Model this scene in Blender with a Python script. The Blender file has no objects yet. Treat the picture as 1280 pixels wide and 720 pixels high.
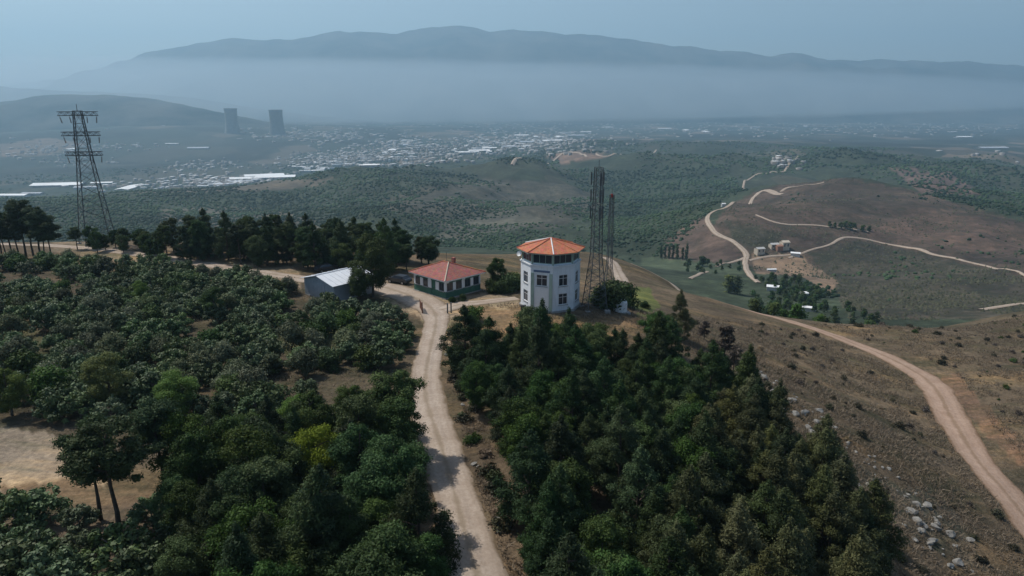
import bpy, math, random
import numpy as np
from mathutils import Vector, Matrix

# ------------------------------------------------------------------ camera, sky, sun, exposure
SC = bpy.context.scene
COL = SC.collection
CAM_Z = 30.0
PITCH = math.radians(15.3)
FPX = 870.0                                   # focal length in pixels of the 1280 px wide photograph
cam_d = bpy.data.cameras.new('camera')
cam = bpy.data.objects.new('camera', cam_d); COL.objects.link(cam)
cam.location = (0, 0, CAM_Z)
cam.rotation_euler = (math.radians(90) - PITCH, 0, 0)
cam_d.sensor_width = 36.0
cam_d.lens = 36.0 * FPX / 1280.0
cam_d.clip_start = 0.5
cam_d.clip_end = 80000
SC.camera = cam

SUN_AZ = math.radians(-60)                    # clockwise from +Y: far left of the view
SUN_EL = math.radians(55)
w = bpy.data.worlds.new('World'); SC.world = w; w.use_nodes = True
nt = w.node_tree; nt.nodes.clear()
sky = nt.nodes.new('ShaderNodeTexSky'); sky.sky_type = 'NISHITA'; sky.sun_disc = False
sky.sun_elevation = SUN_EL; sky.sun_rotation = SUN_AZ
sky.altitude = 300; sky.air_density = 1.0; sky.dust_density = 1.6; sky.ozone_density = 0.15
bg = nt.nodes.new('ShaderNodeBackground'); bg.inputs['Strength'].default_value = 0.10
wo = nt.nodes.new('ShaderNodeOutputWorld')
nt.links.new(sky.outputs[0], bg.inputs[0]); nt.links.new(bg.outputs[0], wo.inputs[0])
sd = bpy.data.lights.new('sun', 'SUN'); sd.energy = 3.8; sd.angle = math.radians(0.6); sd.color = (1.0, 0.95, 0.87)
so = bpy.data.objects.new('sun', sd); COL.objects.link(so)
to_sun = Vector((math.sin(SUN_AZ) * math.cos(SUN_EL), math.cos(SUN_AZ) * math.cos(SUN_EL), math.sin(SUN_EL)))
so.rotation_euler = to_sun.to_track_quat('Z', 'Y').to_euler()
so.location = (-200, 100, 300)
SC.view_settings.view_transform = 'Standard'; SC.view_settings.look = 'None'
SC.view_settings.exposure = 0.12; SC.view_settings.gamma = 1.0; SC.view_settings.use_curve_mapping = False
SC.render.engine = 'CYCLES'
SC.cycles.use_denoising = True
SC.cycles.max_bounces = 5; SC.cycles.diffuse_bounces = 2; SC.cycles.glossy_bounces = 2
SC.cycles.transmission_bounces = 3; SC.cycles.volume_bounces = 1; SC.cycles.transparent_max_bounces = 6
SC.cycles.sample_clamp_indirect = 4.0

HAZE_DENSITY = 0.00014
MIST_DENSITY = 0.00030

# ------------------------------------------------------------------ small maths
CP, SP = math.cos(PITCH), math.sin(PITCH)
def ray(px, py):
    u = (px - 640) / FPX; v = (360 - py) / FPX
    return np.array((u, CP + v * SP, -SP + v * CP))
def at_t(px, py, t):
    d = ray(px, py); return np.array((d[0] * t, d[1] * t, CAM_Z + d[2] * t))
def at_z(px, py, z):
    d = ray(px, py); return at_t(px, py, (z - CAM_Z) / d[2])
def project(x, y, z):
    dz = z - CAM_Z
    f = y * CP - dz * SP; up = y * SP + dz * CP
    f = np.where(f < 0.1, 0.1, f)
    return 640 + FPX * x / f, 360 - FPX * up / f
def sstep(a, b, x):
    t = np.clip((x - a) / (b - a), 0, 1); return t * t * (3 - 2 * t)
def hash2(i, j, s):
    n = (i.astype(np.int64) * 374761393 + j.astype(np.int64) * 668265263 + s * 974634721) & 0x7fffffff
    n = ((n ^ (n >> 13)) * 1274126177) & 0x7fffffff
    return ((n ^ (n >> 16)) & 0xffff) / 65535.0 * 2 - 1
def vnoise(x, y, s=0):
    xi = np.floor(x); yi = np.floor(y); fx = x - xi; fy = y - yi
    fx = fx * fx * fx * (fx * (fx * 6 - 15) + 10); fy = fy * fy * fy * (fy * (fy * 6 - 15) + 10)
    a = hash2(xi, yi, s); b = hash2(xi + 1, yi, s); c = hash2(xi, yi + 1, s); d = hash2(xi + 1, yi + 1, s)
    return (a + (b - a) * fx) * (1 - fy) + (c + (d - c) * fx) * fy
def fbm(x, y, s=0, o=4):
    v = 0; a = 0.5; f = 1.0
    for k in range(o):
        v = v + a * vnoise(x * f + 13.7 * k, y * f - 7.1 * k, s + k); a *= 0.5; f *= 2.03
    return v

# ------------------------------------------------------------------ terrain
ctrl = []
for p in [(596,715),(573,640),(551,560),(533,490),(537,440),(545,400),(470,360),(300,340),(412,372),(555,365),
          (300,420),(150,420),(60,370),(200,500),(60,580),(200,640),(350,700),(650,600),(700,500),(650,440),(20,700)]:
    ctrl.append(at_z(*p, 0.0))
for p in [(688,382,0.4),(745,385,0.0),(610,375,0.1),(640,345,-1.2),(560,335,-1.0),(700,350,-3),(125,305,0),(20,322,0),(60,312,0),
          (780,500,-0.8),(800,600,-1.2),(760,440,-0.6),(900,600,-3.2),(900,520,-3.2),(1000,700,-6),(820,425,-1.5),
          (900,440,-4.5),(950,480,-5.5),(1000,540,-6.5),(1060,600,-8),(1110,660,-10),(1180,700,-13),(1250,690,-16),
          (1000,450,-9.5),(1100,520,-11.5),(1160,590,-13),
          (1280,632,-16.5),(1230,575,-16),(1190,520,-15.5),(1165,475,-15),(1120,450,-15),(1060,425,-15),(1000,405,-15),(940,390,-15),(885,372,-15),
          (1220,480,-14.5),(1280,540,-15),(1200,440,-14.5),(1280,480,-15),(1280,425,-16),(1150,412,-15.5),(1280,388,-19),(1400,400,-20),(1450,600,-17),
          (1100,404,-16.5),(830,350,-16),(800,335,-17),(765,325,-18),(775,352,-10),(820,375,-8),(700,335,-9),(600,318,-6)]:
    ctrl.append(at_z(*p))
for p in [(0,-40,0),(-40,-40,0),(40,-40,-8),(-60,10,0),(0,15,0),(60,10,-20),(90,40,-22),(-150,60,-2),(-60,-120,-20),(80,-150,-40),(-300,0,-25),(300,0,-60),(-190,150,-6),
          (0,-900,-150),(-1500,-300,-150),(1500,-300,-150),(0,-8000,-200),(-9000,0,-230),(9000,0,-230),(-9000,9000,-230),(9000,9000,-230),
          (-45,150,-2),(-85,165,-4),(-20,170,-8),(-120,160,-3),(-60,230,-40),(-150,260,-45),(20,250,-45)]:
    ctrl.append(np.array(p, float))
# valley and hills: pixel plus distance along the ray
for p in [(600,312,600),(450,300,620),(600,260,1050),(700,270,950),(520,212,1500),(420,250,1150),(640,215,1500),(760,230,1450),
          (300,228,2300),(80,238,2300),(200,215,2700),(120,250,950),(120,283,700),(20,283,700),(200,272,800),(300,265,1000),(20,250,1400),(380,265,900),(330,275,850),
          (970,330,530),(935,322,530),(1000,237,850),(1040,229,900),(960,250,780),(880,275,690),(905,300,600),(830,300,700),(845,322,600),(760,300,720),
          (1280,335,470),(1280,275,700),(1150,300,560),(1080,290,590),(1100,240,860),(1180,252,790),(1280,385,330),(1150,395,320),(1060,400,310),(1000,388,340),(950,375,380),(900,352,430),(860,345,440),
          (1000,192,2000),(850,205,1900),(800,190,2400),(1200,222,1500),(1280,240,1300),(1120,196,2000),(1280,205,2100),(900,225,1500),(800,250,1150),(840,270,950),(1100,215,1500),
          (690,200,2100),(740,178,2900),(620,182,3400),(480,178,3800),(400,200,2900),(360,235,1800),
          (290,166,4000),(346,168,4000),(220,160,4000),(60,190,3000),(150,185,3200),(-100,230,2400),(-100,190,3200),(-200,270,900),(-300,300,500),
          (600,152,8000),(200,150,8000),(1000,152,8000),(1280,152,8000),(640,166,4900),(900,166,4900),(1200,170,4500),(1500,200,2500),(1600,300,700),(1500,400,300),
          (1500,240,1300),(1600,160,6000)]:
    ctrl.append(at_t(*p))
for px_, c_ in ((860,362),(910,380),(960,396),(1010,408),(1060,408),(1120,406),(1180,402),(1240,394),(1300,386),(1380,386)):
    for t_, k_ in ((178, 2.2), (225, 8.0), (275, 7.0)):
        q_ = at_t(px_, c_, t_); q_[2] -= k_; ctrl.append(q_)
CT = np.array(ctrl)
def lp(x, y):
    r = np.maximum(np.hypot(x, y), 18.0); return np.arctan2(x, y), np.log(r)
def kern(d2):
    return 0.5 * d2 * np.log(d2 + 1e-9)
_th, _lr = lp(CT[:, 0], CT[:, 1])
_n = len(CT)
_A = np.zeros((_n + 3, _n + 3))
_A[:_n, :_n] = kern((_th[:, None] - _th) ** 2 + (_lr[:, None] - _lr) ** 2) + np.eye(_n) * 0.0006
_A[:_n, _n] = 1; _A[:_n, _n + 1] = _th; _A[:_n, _n + 2] = _lr; _A[_n:, :_n] = _A[:_n, _n:].T
_w = np.linalg.solve(_A, np.concatenate([CT[:, 2], [0, 0, 0]]))
def H(x, y):
    x = np.atleast_1d(np.asarray(x, float)); y = np.atleast_1d(np.asarray(y, float))
    out = np.empty(x.shape)
    for a in range(0, x.size, 40000):
        xs, ys = x[a:a + 40000], y[a:a + 40000]
        th, lr = lp(xs, ys)
        z = kern((th[:, None] - _th) ** 2 + (lr[:, None] - _lr) ** 2) @ _w[:_n] + _w[_n] + _w[_n + 1] * th + _w[_n + 2] * lr
        r = np.hypot(xs, ys)
        far = sstep(5500, 8500, r)
        z = z * (1 - far) + far * -222
        z = np.clip(z, -228, None)
        z = z + 0.22 * fbm(xs / 7, ys / 7, 1, 3) * (1 - sstep(200, 400, r))
        z = z + 1.6 * fbm(xs / 45, ys / 45, 5, 3) * sstep(25, 60, xs) * (1 - sstep(900, 1600, r))
        z = z + 24 * fbm(xs / 170, ys / 170, 9, 4) * (0.35 + 0.65 * sstep(-0.36, -0.2, th)) * sstep(330, 700, r) * (1 - sstep(2600, 3600, r))
        z = z + 42 * fbm(xs / 300, ys / 300, 23, 4) * sstep(-0.36, -0.2, th) * sstep(750, 1200, r) * (1 - sstep(2000, 2700, r)) * (1 - 0.75 * sstep(0.20, 0.32, th) * (1 - sstep(1100, 1400, r)))
        z = z + 26 * fbm(xs / 520, ys / 520, 14, 4) * (0.3 + 0.7 * sstep(-0.36, -0.2, th)) * sstep(900, 1800, r) * (1 - sstep(3000, 5000, r))
        z = z + 10 * fbm(xs / 900, ys / 900, 18, 3) * sstep(3000, 5000, r)
        out[a:a + 40000] = z
    return out
def h1(x, y): return float(H(x, y)[0])
_ts = np.exp(np.linspace(math.log(16), math.log(19000), 520))
def ground_at(px, py):
    d = ray(px, py)
    z = CAM_Z + d[2] * _ts; g = H(d[0] * _ts, d[1] * _ts)
    i = np.argmax(z < g)
    if not (z < g).any(): i = len(_ts) - 1
    a, b = _ts[max(i - 1, 0)], _ts[i]
    for _ in range(2):
        q = np.linspace(a, b, 26); w_ = CAM_Z + d[2] * q < H(d[0] * q, d[1] * q)
        k = int(np.argmax(w_)) if w_.any() else 25
        a, b = q[max(k - 1, 0)], q[k]
    return np.array((d[0] * b, d[1] * b, h1(d[0] * b, d[1] * b)))
def in_poly(x, y, P):
    x = np.asarray(x, float); y = np.asarray(y, float); c = np.zeros(x.shape, bool); j = len(P) - 1
    for i in range(len(P)):
        xi, yi = P[i][0], P[i][1]; xj, yj = P[j][0], P[j][1]
        if yi != yj:
            c ^= ((yi > y) != (yj > y)) & (x < (xj - xi) * (y - yi) / (yj - yi) + xi)
        j = i
    return c

# ------------------------------------------------------------------ materials
class NT:
    def __init__(s, name):
        s.m = bpy.data.materials.new(name); s.m.use_nodes = True
        s.t = s.m.node_tree; s.t.nodes.clear(); s.out = s.t.nodes.new('ShaderNodeOutputMaterial')
    def n(s, typ, ins=None, **kw):
        nd = s.t.nodes.new(typ)
        for k, v in kw.items(): setattr(nd, k, v)
        for k, v in (ins or {}).items():
            if hasattr(v, 'is_output'): s.t.links.new(v, nd.inputs[k])
            else: nd.inputs[k].default_value = v
        return nd
    def noise(s, vec, scale, detail=4, rough=0.55):
        return s.n('ShaderNodeTexNoise', {'Vector': vec, 'Scale': scale, 'Detail': detail, 'Roughness': rough}).outputs['Fac']
    def mapr(s, v, a, b, c=0.0, d=1.0):
        return s.n('ShaderNodeMapRange', {0: v, 1: a, 2: b, 3: c, 4: d}).outputs[0]
    def mix(s, f, a, b, mode='MIX'):
        nd = s.n('ShaderNodeMix', data_type='RGBA', blend_type=mode)
        for k, v in ((0, f), (6, a), (7, b)):
            if hasattr(v, 'is_output'): s.t.links.new(v, nd.inputs[k])
            else: nd.inputs[k].default_value = v if k == 0 else (*v, 1) if len(v) == 3 else v
        return nd.outputs[2]
    def math(s, op, a, b=0.0):
        return s.n('ShaderNodeMath', {0: a, 1: b}, operation=op).outputs[0]
    def bump(s, h, strength=0.5, dist=0.1):
        return s.n('ShaderNodeBump', {'Height': h, 'Strength': strength, 'Distance': dist}).outputs[0]
    def done(s, sh):
        s.t.links.new(sh, s.out.inputs['Surface']); return s.m
def plain(name, col, rough=0.7, var=0.25, scale=3.0, metal=0.0, spec=0.3, streak=False):
    k = NT(name)
    co = k.n('ShaderNodeTexCoord').outputs['Object']
    f = k.noise(co, scale, 5, 0.6)
    a = tuple(c * (1 - var) for c in col); b = tuple(min(1, c * (1 + var)) for c in col)
    c = k.mix(k.mapr(f, 0.3, 0.7), a, b)
    if streak:
        mp = k.n('ShaderNodeMapping', {0: co, 3: (3, 3, 0.25)}).outputs[0]
        c = k.mix(k.mapr(k.noise(mp, 1.2, 5, 0.65), 0.52, 0.78, 0, 0.55), c, tuple(x * 0.55 for x in col))
    p = k.n('ShaderNodeBsdfPrincipled', {'Base Color': c, 'Roughness': rough, 'Metallic': metal, 'Specular IOR Level': spec,
                                        'Normal': k.bump(k.noise(co, scale * 6, 4), 0.15, 0.02)})
    return k.done(p.outputs[0])
def leafmat(name, dark, light, trans=0.22, huevar=0.10, gloss=0.12):
    k = NT(name)
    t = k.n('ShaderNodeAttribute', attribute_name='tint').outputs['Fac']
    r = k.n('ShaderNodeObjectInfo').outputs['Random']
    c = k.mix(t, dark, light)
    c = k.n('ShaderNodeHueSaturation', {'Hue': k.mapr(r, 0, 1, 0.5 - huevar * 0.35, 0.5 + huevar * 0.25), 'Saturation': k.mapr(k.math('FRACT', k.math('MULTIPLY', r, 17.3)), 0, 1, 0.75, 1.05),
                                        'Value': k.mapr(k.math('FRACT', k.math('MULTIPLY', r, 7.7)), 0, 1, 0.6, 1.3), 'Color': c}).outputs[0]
    d = k.n('ShaderNodeBsdfPrincipled', {'Base Color': c, 'Roughness': 0.62, 'Specular IOR Level': gloss})
    tr = k.n('ShaderNodeBsdfTranslucent', {'Color': c})
    mx = k.n('ShaderNodeMixShader', {0: trans, 1: d.outputs[0], 2: tr.outputs[0]})
    return k.done(mx.outputs[0])

MAT = {}
MAT['bark'] = plain('bark', (0.075, 0.058, 0.045), 0.9, 0.4, 4)
MAT['pale_bark'] = plain('pale_bark', (0.16, 0.14, 0.12), 0.9, 0.3, 4)
MAT['broad'] = leafmat('broadleaf_green', (0.020, 0.046, 0.010), (0.078, 0.135, 0.028))
MAT['pine'] = leafmat('pine_green', (0.016, 0.035, 0.011), (0.060, 0.100, 0.030))
MAT['olivepine'] = leafmat('dry_pine_green', (0.045, 0.055, 0.018), (0.135, 0.145, 0.052))
MAT['fig'] = leafmat('orchard_grey_green', (0.034, 0.062, 0.018), (0.140, 0.205, 0.070), 0.15, 0.06, 0.35)
MAT['olive'] = leafmat('silver_green', (0.055, 0.070, 0.034), (0.145, 0.165, 0.085), 0.15, 0.06)
MAT['lime'] = leafmat('fresh_green', (0.06, 0.105, 0.014), (0.17, 0.24, 0.035), 0.3)
MAT['yellow'] = leafmat('yellow_green', (0.075, 0.115, 0.012), (0.18, 0.24, 0.025), 0.3, 0.04)
MAT['scrub'] = leafmat('scrub_green', (0.030, 0.032, 0.018), (0.075, 0.072, 0.038), 0.12)
MAT['twig'] = leafmat('dry_twig', (0.065, 0.052, 0.042), (0.13, 0.105, 0.085), 0.05, 0.04)
MAT['straw'] = leafmat('dry_grass', (0.15, 0.112, 0.065), (0.32, 0.245, 0.145), 0.3, 0.05)
MAT['white_wall'] = plain('white_render', (0.66, 0.69, 0.72), 0.8, 0.07, 1.2, streak=True)
MAT['green_wall'] = plain('green_render', (0.045, 0.13, 0.095), 0.8, 0.15, 1.5, streak=True)
MAT['pale_green'] = plain('pale_green_render', (0.32, 0.40, 0.34), 0.8, 0.1, 1.5, streak=True)
MAT['plinth'] = plain('grey_concrete', (0.30, 0.29, 0.28), 0.9, 0.2, 2, streak=True)
MAT['frame'] = plain('white_frame', (0.70, 0.70, 0.70), 0.5, 0.05)
MAT['dark_frame'] = plain('dark_frame', (0.06, 0.075, 0.08), 0.5, 0.1)
MAT['steel'] = plain('weathered_steel', (0.10, 0.11, 0.115), 0.6, 0.2, 2, 0.3)
MAT['steel_red'] = plain('red_paint', (0.45, 0.05, 0.03), 0.5, 0.1)
MAT['insulator'] = plain('insulator', (0.10, 0.075, 0.06), 0.3, 0.1)
MAT['wire'] = plain('wire', (0.20, 0.20, 0.21), 0.5, 0.05, metal=0.4)
MAT['tower_concrete'] = plain('dark_concrete', (0.15, 0.15, 0.15), 0.9, 0.15, 0.05)
MAT['concrete'] = plain('pale_concrete', (0.20, 0.20, 0.195), 0.9, 0.15, 0.05)
MAT['rock'] = plain('limestone', (0.22, 0.21, 0.19), 0.95, 0.4, 1.5)
MAT['rust'] = plain('rusty_gate', (0.16, 0.075, 0.05), 0.8, 0.3, 3)
MAT['tank'] = plain('white_paint', (0.70, 0.70, 0.70), 0.5, 0.08, 2, streak=True)
MAT['black'] = plain('black_box', (0.02, 0.02, 0.022), 0.6, 0.2)
MAT['tyre'] = plain('rubber', (0.02, 0.02, 0.02), 0.8, 0.1)
MAT['rim'] = plain('rim', (0.35, 0.35, 0.36), 0.4, 0.1, metal=0.7)
MAT['car_dark'] = plain('dark_car_paint', (0.03, 0.033, 0.04), 0.3, 0.05, spec=0.5)
MAT['car_white'] = plain('pale_car_paint', (0.55, 0.56, 0.57), 0.3, 0.05, spec=0.5)
MAT['blue_sign'] = plain('blue_sign', (0.10, 0.15, 0.24), 0.6, 0.1)
MAT['farm_wall'] = plain('cream_render', (0.50, 0.43, 0.34), 0.9, 0.1, 0.6)
MAT['farm_roof'] = plain('faded_tile', (0.30, 0.16, 0.11), 0.9, 0.2, 0.6)
MAT['hall_roof'] = plain('pale_sheet_roof', (0.80, 0.80, 0.79), 0.7, 0.1, 0.02)
MAT['hall_roof2'] = plain('grey_sheet_roof', (0.38, 0.40, 0.43), 0.7, 0.1, 0.02)
MAT['hall_wall'] = plain('hall_wall', (0.45, 0.44, 0.42), 0.8, 0.1, 0.02)
MAT['town'] = plain('town_walls', (0.24, 0.22, 0.20), 0.9, 0.35, 0.02)
MAT['townroof'] = plain('town_roofs', (0.20, 0.15, 0.125), 0.9, 0.35, 0.02)
def glassmat():
    k = NT('window_glass')
    co = k.n('ShaderNodeTexCoord').outputs['Object']
    c = k.mix(k.noise(co, 1.5, 2), (0.015, 0.02, 0.03), (0.04, 0.05, 0.065))
    return k.done(k.n('ShaderNodeBsdfPrincipled', {'Base Color': c, 'Roughness': 0.12, 'Specular IOR Level': 0.5}).outputs[0])
MAT['glass'] = glassmat()
def tilemat(name, a, b):
    k = NT(name)
    co = k.n('ShaderNodeTexCoord').outputs['UV']
    n = k.noise(co, 1.3, 5, 0.65)
    c = k.mix(k.mapr(n, 0.3, 0.7), a, b)
    row = k.n('ShaderNodeTexWave', {'Vector': co, 'Scale': 0.85, 'Distortion': 0.4}, wave_type='BANDS', bands_direction='Y', wave_profile='SAW').outputs['Fac']
    colw = k.n('ShaderNodeTexWave', {'Vector': co, 'Scale': 1.3, 'Distortion': 0.2}, wave_type='BANDS', bands_direction='X').outputs['Fac']
    vor = k.n('ShaderNodeTexVoronoi', {'Vector': co, 'Scale': 4.0}).outputs['Color']
    c = k.mix(0.35, c, vor, 'SOFT_LIGHT')
    c = k.mix(k.mapr(k.noise(co, 0.6, 4, 0.7), 0.55, 0.75, 0, 0.5), c, (0.16, 0.10, 0.08))
    h = k.math('ADD', k.math('MULTIPLY', row, 0.6), k.math('MULTIPLY', colw, 0.5))
    return k.done(k.n('ShaderNodeBsdfPrincipled', {'Base Color': c, 'Roughness': 0.85, 'Normal': k.bump(h, 0.6, 0.05)}).outputs[0])
MAT['tile_orange'] = tilemat('orange_tiles', (0.34, 0.105, 0.05), (0.50, 0.17, 0.085))
MAT['tile_red'] = tilemat('red_tiles', (0.22, 0.075, 0.06), (0.33, 0.115, 0.09))
def sheetmat():
    k = NT('sheet_metal_roof')
    co = k.n('ShaderNodeTexCoord').outputs['UV']
    wv = k.n('ShaderNodeTexWave', {'Vector': co, 'Scale': 1.2}, wave_type='BANDS', bands_direction='X').outputs['Fac']
    c = k.mix(k.mapr(k.noise(co, 0.8, 5, 0.7), 0.35, 0.75), (0.62, 0.64, 0.67), (0.78, 0.79, 0.80))
    return k.done(k.n('ShaderNodeBsdfPrincipled', {'Base Color': c, 'Roughness': 0.5, 'Metallic': 0.1, 'Normal': k.bump(wv, 0.4, 0.03)}).outputs[0])
MAT['sheet'] = sheetmat()
def corr():
    k = NT('corrugated_wall')
    co = k.n('ShaderNodeTexCoord').outputs['UV']
    wv = k.n('ShaderNodeTexWave', {'Vector': co, 'Scale': 1.5}, wave_type='BANDS', bands_direction='X').outputs['Fac']
    c = k.mix(k.mapr(k.noise(co, 0.9, 5, 0.7), 0.35, 0.75), (0.26, 0.30, 0.34), (0.36, 0.40, 0.44))
    return k.done(k.n('ShaderNodeBsdfPrincipled', {'Base Color': c, 'Roughness': 0.6, 'Metallic': 0.2, 'Normal': k.bump(wv, 0.5, 0.03)}).outputs[0])
MAT['corrugated'] = corr()

def groundmat():
    k = NT('ground_earth')
    pos = k.n('ShaderNodeNewGeometry').outputs['Position']
    zone = k.n('ShaderNodeAttribute', attribute_name='zone').outputs['Color']
    scr = k.n('ShaderNodeAttribute', attribute_name='scrub').outputs['Fac']
    fld = k.n('ShaderNodeAttribute', attribute_name='field').outputs['Fac']
    nearf = k.n('ShaderNodeAttribute', attribute_name='nearness').outputs['Fac']
    c = k.n('ShaderNodeHueSaturation', {'Saturation': 0.85, 'Color': zone}).outputs[0]
    # broad patchiness
    c = k.mix(1.0, c, k.mix(k.mapr(k.noise(pos, 0.02, 6, 0.65), 0.3, 0.7), (0.50, 0.52, 0.56), (1.5, 1.42, 1.3)), 'MULTIPLY')
    c = k.mix(1.0, c, k.mix(k.mapr(k.noise(pos, 0.15, 5, 0.65), 0.3, 0.7), (0.72, 0.72, 0.72), (1.28, 1.26, 1.22)), 'MULTIPLY')
    c = k.mix(nearf, c, k.mix(1.0, c, k.mix(k.mapr(k.noise(pos, 1.6, 6, 0.75), 0.32, 0.68), (0.6, 0.6, 0.6), (1.4, 1.38, 1.32)), 'MULTIPLY'))
    tan = k.mix(1.0, c, (1.55, 1.38, 1.12), 'MULTIPLY'); olv = k.mix(1.0, c, (0.50, 0.60, 0.50), 'MULTIPLY')
    str_ = k.n('ShaderNodeMapping', {0: pos, 2: (0, 0, 0.75), 3: (0.25, 0.9, 0.6)}).outputs[0]
    c = k.mix(k.math('MULTIPLY', nearf, k.mapr(k.noise(str_, 0.12, 7, 0.72), 0.50, 0.62, 0, 0.95)), c, tan)
    c = k.mix(k.math('MULTIPLY', nearf, k.mapr(k.noise(str_, 0.22, 7, 0.72), 0.54, 0.38, 0, 0.95)), c, olv)
    # dark scrub: fine speckle of low bushes, sized by distance through two scales
    sp_near = k.mapr(k.noise(pos, 0.9, 7, 0.75), 0.50, 0.68)
    sp_far = k.mapr(k.noise(pos, 0.06, 9, 0.82), 0.46, 0.58)
    sp = k.n('ShaderNodeMix', {0: nearf, 2: sp_far, 3: sp_near}).outputs[0]
    c = k.mix(k.math('MULTIPLY', sp, scr), c, (0.028, 0.034, 0.022))
    # patchwork of fields on the plain
    v = k.n('ShaderNodeTexVoronoi', {'Vector': k.n('ShaderNodeMapping', {0: pos, 3: (0.006, 0.0035, 0.0)}).outputs[0], 'Scale': 1.0, 'Randomness': 0.85})
    fc = k.n('ShaderNodeValToRGB', {0: k.n('ShaderNodeSeparateColor', {0: v.outputs['Color']}).outputs[0]})
    e = fc.color_ramp.elements
    e[0].position = 0; e[0].color = (0.025, 0.036, 0.026, 1); e[1].position = 1; e[1].color = (0.20, 0.15, 0.115, 1)
    for p_, c_ in ((0.4, (0.035, 0.045, 0.032, 1)), (0.65, (0.055, 0.056, 0.045, 1)), (0.85, (0.095, 0.082, 0.064, 1))):
        x = e.new(p_); x.color = c_
    c = k.mix(k.math('MULTIPLY', fld, 0.85), c, fc.outputs[0])
    # plantation rows / hedges on middle distance
    hb = k.math('ADD', k.math('MULTIPLY', k.noise(pos, 2.2, 6, 0.7), nearf), k.math('MULTIPLY', sp_far, k.math('MULTIPLY', scr, 1.5)))
    p = k.n('ShaderNodeBsdfPrincipled', {'Base Color': c, 'Roughness': 0.95, 'Specular IOR Level': 0.1, 'Normal': k.bump(hb, 0.7, 0.35)})
    return k.done(p.outputs[0])
MAT['ground'] = groundmat()
def roadmat(name, tint):
    k = NT(name)
    pos = k.n('ShaderNodeNewGeometry').outputs['Position']
    uv = k.n('ShaderNodeTexCoord').outputs['UV']
    u = k.n('ShaderNodeSeparateXYZ', {0: uv}).outputs[0]                       # 0..1 across
    ed = k.math('ABSOLUTE', k.math('SUBTRACT', u, 0.5))                         # 0 centre, .5 edge
    wob = k.math('MULTIPLY', k.math('SUBTRACT', k.noise(pos, 0.5, 5, 0.7), 0.5), 0.22)
    edw = k.math('ADD', ed, wob)
    c = k.mix(k.mapr(k.noise(pos, 0.35, 6, 0.7), 0.3, 0.7), (0.33, 0.26, 0.205), (0.47, 0.39, 0.32))
    c = k.mix(k.mapr(k.noise(pos, 3.0, 5, 0.75), 0.42, 0.72, 0, 0.6), c, (0.23, 0.175, 0.13))
    # darker crown between the wheel tracks, brown edges
    c = k.mix(k.mapr(edw, 0.02, 0.09, 0.62, 0.0), c, (0.215, 0.165, 0.11))
    c = k.mix(k.mapr(edw, 0.30, 0.34, 0.0, 0.30), c, (0.22, 0.165, 0.115))
    c = k.mix(k.mapr(edw, 0.40, 0.50), c, (0.15, 0.11, 0.07))
    c = k.mix(1.0, c, tint, 'MULTIPLY')
    hb = k.math('ADD', k.noise(pos, 1.2, 7, 0.75), k.mapr(edw, 0.1, 0.2, 0.6, 0.0))
    return k.done(k.n('ShaderNodeBsdfPrincipled', {'Base Color': c, 'Roughness': 0.95, 'Specular IOR Level': 0.1, 'Normal': k.bump(hb, 0.5, 0.15)}).outputs[0])
MAT['road'] = roadmat('pale_dirt_road', (1.0, 1.0, 1.0))
MAT['red_road'] = roadmat('reddish_dirt_road', (0.92, 0.80, 0.74))
def mountmat():
    k = NT('far_mountain')
    pos = k.n('ShaderNodeNewGeometry').outputs['Position']
    c = k.mix(k.mapr(k.noise(pos, 0.0022, 9, 0.7), 0.38, 0.62), (0.010, 0.016, 0.016), (0.10, 0.092, 0.078))
    return k.done(k.n('ShaderNodeBsdfPrincipled', {'Base Color': c, 'Roughness': 1.0, 'Specular IOR Level': 0.0}).outputs[0])
MAT['mountain'] = mountmat()

# ------------------------------------------------------------------ mesh helpers
def link(o, parent=None, label=None, cat=None, group=None, kind=None):
    COL.objects.link(o)
    if parent is not None: o.parent = parent
    if label: o['label'] = label
    if cat: o['category'] = cat
    if group: o['group'] = group
    if kind: o['kind'] = kind
    return o
def np_mesh(name, V, F, mat=None, smooth=False, attrs=None, uv=None):
    """V (n,3), F (m,k) of equal size"""
    me = bpy.data.meshes.new(name); V = np.asarray(V, np.float32); F = np.asarray(F, np.int32)
    me.vertices.add(len(V)); me.vertices.foreach_set('co', V.ravel())
    k = F.shape[1]
    me.loops.add(F.size); me.loops.foreach_set('vertex_index', F.ravel())
    me.polygons.add(len(F)); me.polygons.foreach_set('loop_start', np.arange(0, F.size, k, dtype=np.int32))
    me.polygons.foreach_set('loop_total', np.full(len(F), k, np.int32))
    if smooth: me.polygons.foreach_set('use_smooth', np.ones(len(F), bool))
    me.update(calc_edges=True)
    for nm, (typ, dat) in (attrs or {}).items():
        at = me.attributes.new(nm, typ, 'POINT')
        at.data.foreach_set('color' if typ == 'FLOAT_COLOR' else 'value', np.asarray(dat, np.float32).ravel())
    if uv is not None:
        l = me.uv_layers.new(name='UVMap'); l.data.foreach_set('uv', np.asarray(uv, np.float32)[F.ravel()].ravel())
    if mat: me.materials.append(MAT[mat])
    return me
def obj(name, me, parent=None, **kw):
    return link(bpy.data.objects.new(name, me), parent, **kw)
def empty(name, loc, rz=0.0, label=None, cat=None, group=None):
    o = bpy.data.objects.new(name, None); o.location = loc; o.rotation_euler = (0, 0, rz); o.empty_display_size = 0.3
    return link(o, None, label, cat, group)
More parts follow.
